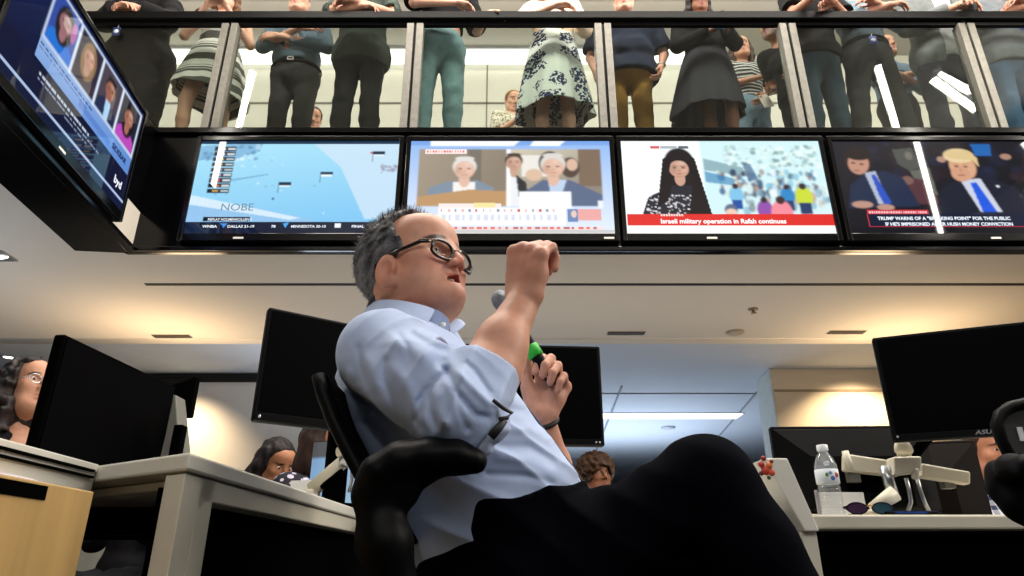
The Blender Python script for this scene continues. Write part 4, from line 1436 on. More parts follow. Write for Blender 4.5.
def add_head(S, fr, open_mouth=0.0, full=0.0, nose=1.0, ears=True, female=False, ear=(-.012, .077, -.010, 1.0)):
    """skull, face and ears in the head's own axes: x forward, y to the person's left, z up"""
    s = fr.s

    def E(c, r, k=.012, sub=0):
        S.ell(fr.p(c), np.array(r) * s, fr.R, k * s, sub)

    def K(a, b, ra, rb=None, k=.012, sub=0):
        S.cap(fr.p(a), fr.p(b), ra * s, (ra if rb is None else rb) * s, k * s, sub)
    E((-.012, 0, .035), (.098, .076, .083))
    E((.020, 0, -.010), (.070, .064 + .006 * full, .085), .02)
    E((.042, 0, .048), (.054, .061, .050), .02)
    for q in (-1, 1):
        K((-.005, q * .050, -.055), (.060, q * .020, -.102), .024 + .006 * full, .021 + .004 * full, .02)
        E((.056, q * .040, -.026), (.028, .025 + .006 * full, .028 + .006 * full), .02)
    E((.056, 0, -.062), (.036, .040, .048), .015)
    E((.069 + .016 * full, 0, -.103), (.023, .027, .020), .014)
    if full > .6:
        E((.064, 0, -.107), (.032, .036, .018), .010)
    if full:
        E((.030, 0, -.112), (.050, .046, .026), .025)
        for q in (-1, 1):
            E((.030, q * .042, -.080), (.040, .028, .034), .025)
    ez = fr.ez
    K((.079, -.030, .021 + ez), (.079, .030, .021 + ez), .013 if not female else .010, k=.014)
    for q in (-1, 1):
        E((.093, q * .032, .001 + ez), (.017, .020, .011), .010, 1)
        E((.0735, q * .032, .001 + ez), (.0150, .0155, .0135), .003)
        E((.0875, q * .032, .0005 + ez), (.010, .0125, .0046), .0015, 1)
    nz = nose
    K((.088, 0, .012), (.088 + .021 * nz, 0, -.031), .0085, .0118 * nz, .008)
    for q in (-1, 1):
        E((.097, q * .0125 * nz, -.039), (.013, .0085, .0085), .006)
        E((.100, q * .006, -.048), (.006, .0035, .005), .003, 1)
    E((.094, 0, -.058), (.008, .005, .012), .006)
    o = open_mouth
    for a, b, rr in (((.084, 0, -.071), (.0945, 0, -.067), .0050), ((.084, 0, -.080 - .008 * o), (.0955, 0, -.082 - .009 * o), .0056)):
        for q in (-1, 1):
            K((a[0], q * .023, a[2]), b, rr * .7, rr * 1.15, .004)
    if o:
        E((.088, 0, -.0745 - .005 * o), (.022, .019, .0035 + .0065 * o), .003, 1)
    else:
        K((.092, -.021, -.0742), (.092, .021, -.0742), .0016, k=.003, sub=1)
        E((.097, 0, -.0742), (.004, .014, .0014), .002, 1)
    if ears:
        for q in (-1, 1):
            ex, ey, earz, es = ear
            Re = fr.R @ rot3(0, .18, -q * .45)
            S.ell(fr.p(ex, q * ey, earz), np.array((.019, .0085, .032)) * s * es, Re, .005 * s)
            S.ell(fr.p(ex + .0055, q * (ey + .0090 * es), earz + .003), np.array((.0110, .0085, .0195)) * s * es, Re, .003 * s, 1)
            S.ell(fr.p(ex + .016, q * (ey - .001), earz - .002), np.array((.005, .006, .009)) * s * es, Re, .004 * s)
            S.ell(fr.p(ex + .010, q * (ey - .004), earz - .029 * es), np.array((.0095, .007, .0095)) * s, None, .006 * s)


def rot3(x, y, z):
    return np.array(Euler((x, y, z)).to_matrix())


def face_pigment(v, fr, skin, lip, brow, brow_w=1.0, stubble=0.0, base=None, ruddy=0.0, stub_col='#6a625e'):
    """own colours of the skin: lips, brows, beard shade, redder nose, cheeks and ears"""
    q = fr.loc(v)
    c = np.tile(c3_(skin), (len(v), 1)) if base is None else base

    def mix(m, h):
        nonlocal c
        m = np.clip(m, 0, 1)[:, None]
        c = c * (1 - m) + c3_(h) * m
    x, y, z = q.T
    front = (x > .055) & (np.abs(y) < .09)
    if ruddy:
        red = np.exp(-(((x - .10) / .03) ** 2 + (y / .02) ** 2 + ((z + .035) / .02) ** 2)) + .8 * np.exp(-(((np.abs(y) - .045) / .022) ** 2 + ((z + .035) / .022) ** 2)) * (x > 0) + .9 * np.exp(-(((x + .008) / .03) ** 2 + ((np.abs(y) - .084) / .012) ** 2 + ((z - fr.earz) / .040) ** 2))
        mix(ruddy * red, '#c05a4c')
    if stubble:
        st = np.clip(1 - np.abs((z + .088) / .045), 0, 1) * (x > .0) + np.exp(-((z + .056) / .008) ** 2) * (x > .08) * (np.abs(y) < .03)
        mix(stubble * st, stub_col)
    d = np.sqrt(((np.abs(y) - .034) / .020) ** 2 + ((z - .0225 - fr.ez * .15 + .18 * (np.abs(y) - .034)) / (.0052 * brow_w)) ** 2)
    mix((1.25 - d) * 2.2 * (x > .05), brow)
    lw = np.where(np.abs(y) < .024, 1, 0) * front * (x > .078)
    d = np.minimum(np.abs((z + .068) / .0055), np.abs((z + .083) / .007)) + (np.abs(y) / .024) ** 2 * .6
    mix((1.3 - d) * 1.6 * lw, lip)
    return c


def eyes(parent, fr, iris='#4a3322', gaze=(1, 0, 0), r=.0128):
    for q in (-1, 1):
        n, m = 16, 20
        g = fr.d(unit(gaze))
        fz = Frame((0, 0, 0), g, (0, 0, 1))
        th = np.linspace(0, math.pi, n)
        vs, fs = [], []
        for i, t in enumerate(th):
            for k in range(m):
                a = 2 * math.pi * k / m
                vs.append((math.cos(t), math.sin(t) * math.cos(a), math.sin(t) * math.sin(a)))
        for i in range(n - 1):
            for k in range(m):
                fs.append((i * m + k, i * m + (k + 1) % m, (i + 1) * m + (k + 1) % m, (i + 1) * m + k))
        vs = np.array(vs)
        p = np.tile(c3_('#e6dcd6'), (len(vs), 1))
        p[vs[:, 0] > .86] = c3_(iris)
        p[vs[:, 0] > .97] = c3_('#060505')
        w = vs @ fz.R.T * r * fr.s + fr.p(.0738, q * .032, .001 + fr.ez)
        me = np_mesh('eye', w, np.array(fs), p)
        link('eye', me, m_eye, parent, world=True)


def add_hand(S, wrist, f, n, right, curl=(20, 25, 15), s=1.0, tb=(.050, .040, .014), thumb=((.75, .55, .25), (.9, .2, .3)), spread=0.06, k=.005, curls=None, fat=1.0):
    """palm, four bent fingers of different lengths, and a thumb that leaves the side of the palm.
    f: wrist to knuckles, n: where the palm faces"""
    f = unit(f)
    n = np.asarray(n, float)
    n = unit(n - f * (n @ f))
    l = np.cross(f, n) * (1 if right else -1)
    w = np.asarray(wrist, float)
    off = (.029, .0095, -.0105, -.029)
    fwd = (.088, .091, .087, .078)
    seg = ((.043, .026, .021), (.048, .030, .022), (.044, .028, .021), (.035, .021, .019))
    rad = (.0098, .0100, .0095, .0083)
    for i in range(4):
        kn = w + (f * fwd[i] + l * off[i] - n * .002) * s
        S.cap(w + (f * .012 + l * off[i] * .62) * s, kn, .0165 * s * fat, .0120 * s * fat, .012 * s)
        S.ell(kn, np.array((.0118, .0118, .0118)) * s * fat, None, .006 * s)
        c = curl if curls is None else curls[i]
        a = 0.0
        p = kn
        d0 = unit(f + l * off[i] / .03 * spread)
        for j in range(3):
            a += R(c[j])
            q = p + (d0 * math.cos(a) + n * math.sin(a)) * seg[i][j] * s
            r0, r1 = rad[i] * (1 - .08 * j) * s * fat, rad[i] * (1 - .08 * (j + 1)) * s * fat
            S.cap(p, q, r0, r1, (.006 if j == 0 else .0025) * s)
            p = q
    S.ell(w + (f * .045 + n * .006 - l * .018) * s, np.array((.018, .018, .018)) * s, None, .015 * s)
    b0 = w + (f * .018 + l * .020 + n * .006) * s
    b1 = w + (f * tb[0] + l * tb[1] + n * tb[2]) * s
    S.cap(b0, b1, .017 * s * fat, .0135 * s * fat, .012 * s)
    p = b1
    for j, t in enumerate(thumb):
        t = unit(f * t[0] + l * t[1] + n * t[2])
        q = p + t * (.034, .029)[j] * s
        S.cap(p, q, (.0118, .0108)[j] * s * fat, (.0108, .0088)[j] * s * fat, .004 * s)
        p = q


def hair_shell(fr, xlim, grow=1.0, zmin=-.09, center=(-.016, 0, .040), rad=(.106, .085, .092)):
    """close-cropped hair: a skull-hugging shell that ends at a hairline given as x limit over height"""
    zs, xs = xlim
    c = np.array(center)
    rr = np.array(rad) * grow

    def fn(P):
        q = fr.loc(P)
        e = q - c
        a = np.sqrt(((e / rr) ** 2).sum(1))
        g = np.sqrt(((e / rr ** 2) ** 2).sum(1)) + 1e-9
        d = a * (a - 1) / g
        # below the skull the shell narrows to the neck
        lim = q[:, 0] - np.interp(q[:, 2], zs, xs)
        d = _smax(d, lim * .8, .006)
        d = _smax(d, zmin - q[:, 2], .006)
        return d * fr.s
    return fn


def loft(S, zs, x0, x1, ry, cy, k=.01, cut=None):
    """body of oval slices: back x0, front x1 and half width ry over height"""
    zs, x0, x1, ry = map(np.asarray, (zs, x0, x1, ry))

    def fn(P):
        z = P[:, 2]
        a, b, r = np.interp(z, zs, x0), np.interp(z, zs, x1), np.interp(z, zs, ry)
        cx, rx = (a + b) / 2, (b - a) / 2
        yy = P[:, 1] - (cy if np.isscalar(cy) else np.interp(z, zs, cy))
        g = np.sqrt(((P[:, 0] - cx) / rx) ** 2 + (yy / r) ** 2)
        d = (g - 1) * np.minimum(rx, r)
        d = np.maximum(d, np.maximum(zs[0] - z, z - zs[-1]))
        return d if cut is None else np.maximum(d, cut(P))
    c = np.array(((x0.min() + x1.max()) / 2, cy if np.isscalar(cy) else np.mean(cy), (zs[0] + zs[-1]) / 2))
    S.raw(fn, c, float(np.linalg.norm([(x1.max() - x0.min()) / 2, ry.max(), (zs[-1] - zs[0]) / 2])), k)


# ================================================================== the seated man with the microphone
A_ = lambda px, py, Y: np.array(at(px, py, Y))
man = thing('person', 'seated man in glasses and a light blue shirt, fist raised, holding a microphone', 'person', (0.03, 1.30, 0.0))
yaw, pit = R(33), R(11)
hf = Frame((-0.205, 1.300, 1.175), (math.cos(yaw) * math.cos(pit), -math.sin(yaw) * math.cos(pit), math.sin(pit)), (0, 0, 1), 1.09)
hf0 = Frame(hf.o, hf.R[:, 0], (0, 0, 1), 1.09)
hf.zs, hf.ez, hf.earz = .80, -.010, -.044
SKIN = '#c9937b'

S_r, E_r, W_r = A_(385, 355, 1.13), A_(462, 414, 0.99), A_(524, 301, 1.07)
S_l, E_l, W_l = A_(425, 345, 1.47), A_(556, 500, 1.56), A_(540, 416, 1.43)
H_r, K_r, N_r = A_(478, 622, 1.22), A_(706, 485, 1.16), A_(797, 620, 1.14)
H_l, K_l, N_l = A_(490, 560, 1.40), np.array((0.36, 1.42, 0.63)), np.array((0.30, 1.46, 0.09))

body = SDF()
add_head(body, hf, open_mouth=0.8, full=0.75, nose=0.86, ear=(.004, .0835, -.042, 1.08))
body.cap(hf.p(-.030, 0, -.045), A_(404, 338, 1.30), .062, .066, .03)
body.cap(hf.p(.020, 0, -.105), A_(425, 335, 1.29), .040, .05, .03)
loft(body, [.60, .70, .77, .85, .92, 1.0, 1.04, 1.07], [-.15, -.19, -.23, -.28, -.30, -.31, -.29, -.26], [.05, .09, .08, .02, -.03, -.11, -.14, -.17], [.15, .16, .16, .16, .165, .15, .12, .07], 1.30, .03)
body.chain([S_r, E_r], [.055, .046], .03)
body.chain([S_l, E_l], [.055, .046], .03)
body.chain([E_r, E_r * .72 + W_r * .28, E_r * .4 + W_r * .6, W_r], [.047, .0455, .0375, .0275], .02)
body.chain([E_l, E_l * .6 + W_l * .4, W_l], [.044, .045, .030], .02)
body.ell((E_r + W_r) / 2 + np.array((.012, 0, -.01)), (.03, .03, .05), None, .03)
f_r = A_(529, 246, 1.055) - W_r
add_hand(body, W_r, f_r, (.62, .78, .0), True, s=1.0, k=.005, fat=1.12,
         curls=((62, 88, 45), (66, 88, 45), (64, 86, 45), (54, 84, 45)), thumb=((.95, .15, .45), (.8, -.25, .55)), spread=.02)
f_l = np.array((.36, .10, .93))
n_l = np.array((-.30, -.95, .0))
add_hand(body, W_l, f_l, n_l, False, s=1.0, fat=1.14, tb=(.050, .045, .012),
         curls=((50, 88, 50), (58, 88, 50), (66, 84, 50), (74, 76, 48)), thumb=((.92, .42, .10), (.96, .15, .12)), spread=.0)
body.ell((0.0, 1.30, .60), (.12, .15, .07), None, .04)
body.chain([H_r, K_r, N_r], [.075, .058, .042], .03)
body.chain([H_l, K_l, N_l], [.075, .058, .042], .03)
body.ell(N_l + np.array((.06, 0, -.035)), (.10, .04, .035), None, .02)
body.ell(N_r + np.array((.06, 0, -.035)), (.10, .04, .035), None, .02)
# knuckle and vein relief on the back of the raised hand, creases on the forehead
body.post(lambda P: .0012 * sines(P, 5, 90, 2) * np.exp(-((np.linalg.norm(P - (W_r + f_r * .8), axis=1)) / .07) ** 2))


def man_pig(v):
    c = face_pigment(v, hf, SKIN, '#a8584c', '#3a2a22', 1.1, .35, ruddy=.45, stub_col='#8f6558')
    q = hf.loc(v)
    inside = (q[:, 0] > .06) & (q[:, 0] < .090) & (np.abs(q[:, 1]) < .017) & (np.abs(q[:, 2] + .079) < .007)
    c[inside] = c3_('#3a1414')
    nl = np.linalg.norm(v - (W_r + f_r * .9), axis=1)
    m = np.clip(1.2 - nl / .06, 0, 1)[:, None] * .35
    return c * (1 - m) + c3_('#c77a68') * m


sdf_part('body', body, 0.0028, m_skin, man, man_pig, relax=1)
eyes(man, hf, '#3a2a1e', (1, -.18, .15))

# teeth glimpsed in the open mouth
MB().tube([hf.p(.080, -.014, -.0725), hf.p(.086, 0, -.0715), hf.p(.080, .014, -.0725)], .0032, 8).build('teeth', mat('tooth', '#d8d0c0', .3), man, world=True)

# hair: grey-black, cropped, receding
hs = SDF()
zl = [-.115, -.085, -.055, -.040, -.012, .015, .045, .075, .100, .125, .14]
xl = [-.085, -.070, -.046, -.012, .044, .038, .026, .016, .026, .046, .05]
hs.raw(hair_shell(hf0, (zl, xl), 1.0, -.100, center=(-.018, 0, .036), rad=(.108, .0855, .097)), hf.p(-.016, 0, .03), .13 * hf.s, .004)
hs.raw(lambda P: (np.sqrt((((hf0.loc(P) - np.array((-.050, 0, -.060))) / np.array((.048, .058, .055))) ** 2).sum(1)) - 1) * .048 * hf.s, hf0.p(-.05, 0, -.06), .07, .012)
for q_ in (-1, 1):
    hs.ell(hf.p(.008, q_ * .090, -.046), np.array((.025, .03, .038)) * hf.s, hf.R, .003, 1)
hs.post(lambda P: .0016 * sines(P, 8, 260, 2))


def grey_hair(v):
    q = hf.loc(v)
    t = np.clip(.12 + .34 * sines(v, 3, 190, 3) + .30 * np.exp(-((q[:, 2] + .02) / .06) ** 2), 0, 1)[:, None]
    return c3_('#17151a') * (1 - t) + c3_('#8a8a90') * t


ho = sdf_part('hair', hs, 0.0026, m_hair, man, grey_hair, relax=0)
# separate short hairs over that shell
rs = np.random.RandomState(2)
hv = np.array([v.co for v in ho.data.vertices]) + np.array(_LOC[man.name])
q = hf0.loc(hv)
cen = hf.p(-.016, 0, .03)
sel = rs.choice(len(hv), 5200, replace=True)
vs, fs, pg = [], [], []
for i in sel:
    p = hv[i]
    loc = q[i]
    nrm = unit(p - cen)
    back = hf.d(-.55, 0, -.55 if loc[2] < .06 else .25)
    if loc[2] > .085 and loc[0] > -.03:
        back = hf.d(.5, rs.uniform(-.3, .3), .8)
    d = unit(nrm * (.45 if loc[2] < .07 else .75) + back * .7 + rs.normal(size=3) * .22)
    L = rs.uniform(.003, .007) if loc[2] < .07 else rs.uniform(.007, .015)
    w = unit(np.cross(d, rs.normal(size=3))) * .0006
    k = len(vs)
    vs += [p - nrm * .002 - w, p - nrm * .002 + w, p + d * L + w * .3, p + d * L - w * .3]
    fs.append((k, k + 1, k + 2, k + 3))
    t = np.clip(rs.normal(.26, .3) + .26 * (loc[2] < .03), 0, 1)
    pg += [c3_('#141216') * (1 - t) + c3_('#9a9aa0') * t] * 4
link('hair_strands', np_mesh('hair_strands', np.array(vs), np.array(fs), np.array(pg)), m_hair, man, world=True)

# glasses
m_tort = mat('tortoiseshell', '#1c110c', 0.18, var=0.6, scale=60)
m_lens = glass_mat('lens_clear', (.93, .94, .95, 1), 1.3, 0.0, 0.12)
for q_, nm in ((-1, 'near'), (1, 'far')):
    pts = []
    for k in range(24):
        a = 2 * math.pi * k / 24
        ca, sa = math.cos(a), math.sin(a)
        rx_, rz_ = .0240, .0212
        ex = abs(ca) ** .72 * (1 if ca > 0 else -1)
        ez = abs(sa) ** .72 * (1 if sa > 0 else -1)
        y_ = q_ * .034 + rx_ * ex
        pts.append(hf.p(.102 - 2.6 * y_ * y_ - .004 * (ez < 0), y_, -.014 + rz_ * ez))
    fo = MB().tube(pts, .0030 * hf.s, 8, closed=True).build('glasses_rim', m_tort, man, world=True)
    ln = MB()
    c_ = sum((np.array(p) for p in pts), np.zeros(3)) / len(pts)
    for k in range(24):
        ln.quad(V(pts[k]), V(pts[(k + 1) % 24]), V(c_ + hf.d(.002, 0, 0)))
    ln.build('lens', m_lens, fo, world=True)
    MB().tube([hf.p(.091, q_ * .060, .000), hf.p(.078, q_ * .0715, .0), hf.p(.03, q_ * .0785, -.001), hf.p(-.004, q_ * .083, -.003), hf.p(-.018, q_ * .085, -.014), hf.p(-.028, q_ * .083, -.040)],
              [.0036, .0036, .0030, .0026, .0024, .0022], 8, squash=(1.3, .6)).build('temple', m_tort, fo, world=True)
MB().tube([hf.p(.1015, -.010, -.008), hf.p(.106, 0, -.005), hf.p(.1015, .010, -.008)], .0026, 8).build('glasses_bridge', m_tort, man, world=True)

# shirt
fa = unit(W_r - E_r)
cuff_end = E_r + (W_r - E_r) * .36


def crease(P, d, freq, seed, sharp=2.2):
    """a few irregular pulled folds running across direction d"""
    w = P + .030 * np.stack([sines(P, seed + i, 11, 2) for i in range(3)], 1)
    ph = (w @ unit(np.array(d))) * freq + 2.2 * sines(P, seed + 5, 9, 2)
    m = np.clip(.35 + 1.3 * sines(P, seed + 6, 16, 2), 0, 1)
    return m * ((1 - np.abs(np.sin(ph))) ** 1.5 - .25)


# where the larger folds run, as polylines (picture position, half width in px, height in mm) on the side of the shirt that faces out
FOLDS = [([(377, 336), (402, 345), (424, 355), (442, 363)], 9, 5), ([(388, 358), (408, 388), (420, 418), (424, 440)], 7, 6), ([(386, 352), (384, 380), (398, 415), (412, 436)], 5, -6),
         ([(443, 362), (446, 373), (434, 382), (419, 402), (417, 420), (424, 436)], 4.5, -8), ([(440, 384), (437, 408), (448, 434)], 6, 6), ([(430, 390), (431, 412), (440, 434)], 3.5, -5),
         ([(455, 392), (461, 415), (471, 436)], 4, -6), ([(448, 378), (458, 404), (466, 430)], 5, 5), ([(444, 364), (456, 392), (476, 415), (494, 419)], 3.5, -7), ([(452, 366), (470, 384), (494, 408)], 4, 5),
         ([(462, 360), (474, 370), (492, 396)], 3, -4), ([(346, 362), (352, 384), (372, 407)], 5, 5), ([(350, 390), (380, 415), (402, 436)], 6, -9), ([(362, 345), (372, 372), (380, 400)], 8, 5), ([(356, 340), (362, 368), (376, 402)], 4, -4),
         ([(488, 432), (530, 428), (556, 445)], 5, 4), ([(486, 446), (530, 446), (560, 466)], 4, -5), ([(488, 456), (528, 460), (562, 478)], 6, 5), ([(480, 474), (526, 476), (560, 486)], 4, -5), ([(500, 408), (524, 412), (545, 432)], 5, -5),
         ([(352, 420), (366, 446), (380, 470)], 6, 5), ([(362, 418), (378, 440), (392, 456)], 4, -5), ([(404, 330), (430, 345), (452, 352)], 4, -4), ([(395, 330), (407, 345), (410, 362)], 3, -3)]


def drawn(P):
    y, z = P[:, 1], P[:, 2] - CAMZ
    D = y * cp + z * sp
    u = 512 + F * P[:, 0] / D
    v = 288 - F * (z * cp - y * sp) / D
    out = np.zeros(len(P))
    for pts, w, h in FOLDS:
        best = np.full(len(P), 1e9)
        for (x0, y0), (x1, y1) in zip(pts, pts[1:]):
            dx, dy = x1 - x0, y1 - y0
            t = np.clip(((u - x0) * dx + (v - y0) * dy) / (dx * dx + dy * dy), 0, 1)
            best = np.minimum(best, (u - x0 - t * dx) ** 2 + (v - y0 - t * dy) ** 2)
        e0 = np.hypot(u - pts[0][0], v - pts[0][1])
        e1 = np.hypot(u - pts[-1][0], v - pts[-1][1])
        out += h * .001 * np.exp(-best / (w * w)) * np.clip(np.minimum(e0, e1) / (w * 2), .25, 1)
    return out * np.clip((1.34 - y) / .08, 0, 1)


def fold(P):
    """cloth: soft swells, creases round the bent elbow, pulls from the armpit and across the belly"""
    a = unit(E_r - S_r)
    t = (P - S_r) @ a
    da = np.linalg.norm(P - (S_r + np.outer(np.clip(t, -.05, .34), a)), axis=1)
    arm = np.exp(-(da / .105) ** 6)
    el = np.exp(-(np.linalg.norm(P - E_r - np.array((.01, 0, .02)), axis=1) / .12) ** 2)
    soft = .0035 * sines(P, 41, 20, 2)
    c1 = crease(P, (.80, -.1, -.62), 58, 60) * np.clip(arm * .5 + el, 0, 1)
    c2 = crease(P, (.35, .2, 1.0), 46, 70) * (1 - arm)
    c3 = crease(P, (.55, .2, -.75), 40, 80) * arm * np.clip((P[:, 2] - .86) / .1, 0, 1)
    return -soft - .010 * c1 - .008 * c2 - .008 * c3 - drawn(P)


zs = [.605, .643, .685, .737, .7725, .846, .915, .97, 1.005, 1.028, 1.045, 1.055]
bk = [-.165, -.180, -.200, -.232, -.258, -.305, -.330, -.338, -.334, -.322, -.300, -.285]
ft = [.085, .095, .108, .124, .114, .060, .006, -.050, -.092, -.122, -.142, -.155]
hw = [.165, .172, .178, .185, .186, .186, .190, .190, .175, .140, .098, .075]
sh = SDF()
loft(sh, zs, bk, ft, hw, 1.30, .02)
sh.chain([A_(408, 356, 1.18), S_r], [.044, .066], .04)
sh.chain([A_(418, 356, 1.42), S_l], [.044, .066], .04)
sh.chain([S_r, S_r * .45 + E_r * .55, E_r], [.076, .072, .066], .03)
sh.chain([E_r, cuff_end], [.066, .050], .02)
sh.chain([E_r * .62 + cuff_end * .38, cuff_end], [.0625, .0555], .003)
sh.chain([S_l, E_l], [.072, .066], .03)
sh.chain([E_l, E_l * .7 + W_l * .3], [.064, .052], .02)
sh.post(fold)
# the sleeve ends in a rolled cuff; the collar opening
sh.cap(cuff_end - fa * .012, cuff_end + fa * .2, .0495, .0495, .003, sub=1)
sh.raw(lambda P: np.maximum(np.linalg.norm((P - cuff_end) - np.outer((P - cuff_end) @ fa, fa), axis=1) - .09, -((P - cuff_end) @ fa)), cuff_end + fa * .06, .12, .004, sub=1)
nk = hf.p(-.012, 0, -.10)
sh.cap(A_(409, 326, 1.295), hf.p(.0, 0, -.09), .068, .072, .006, sub=1)
sh.ell(A_(442, 343, 1.205), (.026, .03, .02), None, .012)
m_shirt = mat('shirt_light_blue', '#a5b6d8', 0.8, var=0.03, scale=40, bump=0.08, bscale=700, spec=0.2, sheen=0.15)
sdf_part('shirt', sh, 0.0030, m_shirt, man, relax=1)


def leaf(name, top, bot, parent, m, thick=.004, bulge=(0, -.004, .002), n=5):
    """curved strip of cloth between two edges"""
    q = MB()
    t, b = [V(p) for p in top], [V(p) for p in bot]
    g = []
    for a, c in zip(t, b):
        g.append([a.lerp(c, i / (n - 1)) + V(bulge) * math.sin(math.pi * i / (n - 1)) for i in range(n)])
    for i in range(len(g) - 1):
        for j in range(n - 1):
            q.quad(g[i][j], g[i + 1][j], g[i + 1][j + 1], g[i][j + 1])
    o = q.build(name, m, parent, world=True, smooth=True)
    sd = o.modifiers.new('thick', 'SOLIDIFY')
    sd.thickness = thick
    ss = o.modifiers.new('smooth', 'SUBSURF')
    ss.levels = ss.render_levels = 2
    return o


cl = leaf('collar', [A_(371, 304, 1.33), A_(375, 299, 1.245), A_(394, 298, 1.195), A_(416, 302, 1.185), A_(438, 308, 1.198)],
          [A_(360, 316, 1.33), A_(363, 320, 1.225), A_(381, 323, 1.150), A_(404, 326, 1.135), A_(425, 333, 1.150)], man, m_shirt)
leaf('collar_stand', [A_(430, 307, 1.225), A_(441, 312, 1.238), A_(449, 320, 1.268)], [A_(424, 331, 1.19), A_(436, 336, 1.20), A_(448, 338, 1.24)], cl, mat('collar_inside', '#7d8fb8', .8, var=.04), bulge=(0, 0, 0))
leaf('collar_wing', [A_(448, 317, 1.285), A_(455, 318, 1.31), A_(461, 319, 1.345)], [A_(450, 335, 1.25), A_(460, 330, 1.275), A_(467, 324, 1.335)], cl, m_shirt, bulge=(0, 0, .002))
MB().lathe([(.0005, 0), (.0055, 0), (.0055, .002), (.0005, .0025)], 14, A_(443, 325, 1.208), Matrix.Rotation(R(70), 3, 'X')).build('button', mat('button_pearl', '#d8dcd8', .3), cl, world=True)
# dark cord and tag at the elbow, placket edge on the far side
m_cord = mat('cord_black', '#0a0a10', .6)
tg = MB().tube([A_(493, 400, .925), A_(503, 408, .93), A_(512, 413, .95), A_(507, 418, .94), A_(500, 419, .93)], .003, 8).build('cord', m_cord, man, world=True)
a_, b_ = A_(505, 420, .935), A_(491, 437, .93)
MB().tube([a_, a_ * .5 + b_ * .5, b_], [.0045, .0062, .0060], 10, squash=(1, .5)).build('cord_tag', m_cord, tg, world=True)
pl = [V((np.interp(z, zs, ft) + .000, 1.30, z)) for z in (.98, .94, .90, .86, .82, .78, .75, .72)]
MB().tube(pl, .0045, 8).build('placket', mat('placket_navy', '#2a3350', .8), man, world=True)
# trousers
tr = SDF()
tr.ell((.0, 1.29, .60), (.165, .19, .10), None, .04)
loft(tr, [.56, .62, .66, .70, .76], [-.14, -.14, -.14, -.135, -.13], [.13, .135, .14, .138, .136], [.185, .195, .198, .198, .196], 1.30, .012, cut=lambda P: (P[:, 2] - (.706 + .30 * np.clip(P[:, 0], 0, .2))) * .95)
tr.chain([H_r, H_r * .5 + K_r * .5, K_r], [.105, .077, .077], .04)
tr.chain([K_r, K_r * .5 + N_r * .5, N_r], [.080, .074, .062], .02)
tr.chain([H_l, K_l], [.115, .095], .04)
tr.chain([K_l, N_l], [.090, .066], .02)
tr.post(lambda P: -.004 * (1 - 2 * np.abs(np.sin((P @ unit(np.array((.6, .3, 1)))) * 55 + 2 * sines(P, 51, 12, 2)))) * np.exp(-(np.linalg.norm(P - (H_r * .5 + K_r * .5), axis=1) / .2) ** 2))
m_trous = mat('trousers_navy', '#04050b', 0.95, var=0.2, scale=60, bump=0.1, bscale=500, spec=0.03)
sdf_part('trousers', tr, 0.0055, m_trous, man)
m_shoe = mat('shoe_black', '#050505', .35)
for N_ in (N_l, N_r):
    s_ = SDF()
    s_.chain([N_ + np.array((-.02, 0, -.02)), N_ + np.array((.06, 0, -.045)), N_ + np.array((.16, 0, -.055))], [.045, .042, .032], .02)
    sdf_part('shoe', s_, .007, m_shoe, man)
# bracelet on the wrist of the hand that holds the microphone
fw = unit(W_l - E_l)
bc = W_l - fw * .012
fb = Frame(bc, fw, (0, 0, 1))
MB().tube([fb.p(0, .034 * math.cos(a), .030 * math.sin(a)) for a in [i * math.pi / 12 for i in range(24)]], .006, 8, closed=True).build('bracelet', m_cord, man, world=True)

# microphone
M0, M1 = A_(501, 300, 1.402), A_(567, 405, 1.402)
md_ = unit(M1 - M0)
mic = thing('microphone', 'black handheld microphone with a green band and grey grille in the man\'s hand', 'microphone', M0)
rm = np.array(V(md_).to_track_quat('Z', 'Y').to_matrix())
Mr = Matrix([list(q) for q in rm])
MB().lathe([(.001, -.022), (.010, -.021), (.018, -.013), (.0212, 0), (.0205, .012), (.017, .022), (.015, .026)], 28, (0, 0, 0), Mr).build('grille', mat('grille_grey', '#7d8288', .45, metal=.6, var=.3, scale=500, bump=.6, bscale=900), mic)
MB().lathe([(.0175, .022), (.0180, .024), (.0180, .030), (.0165, .032)], 28, (0, 0, 0), Mr).build('collar_ring', m_silver, mic)
MB().lathe([(.001, .031), (.0160, .032), (.0140, .085), (.0125, .20), (.011, .22), (.001, .222)], 28, (0, 0, 0), Mr).build('handle', m_plastic, mic)
t0 = np.linalg.norm(A_(532, 345, 1.402) - M0)
MB().lathe([(.0143, t0), (.0168, t0 + .001), (.0168, t0 + .027), (.0143, t0 + .028)], 28, (0, 0, 0), Mr).build('green_band', mat('band_green', '#1fae2a', .5, var=.03), mic)
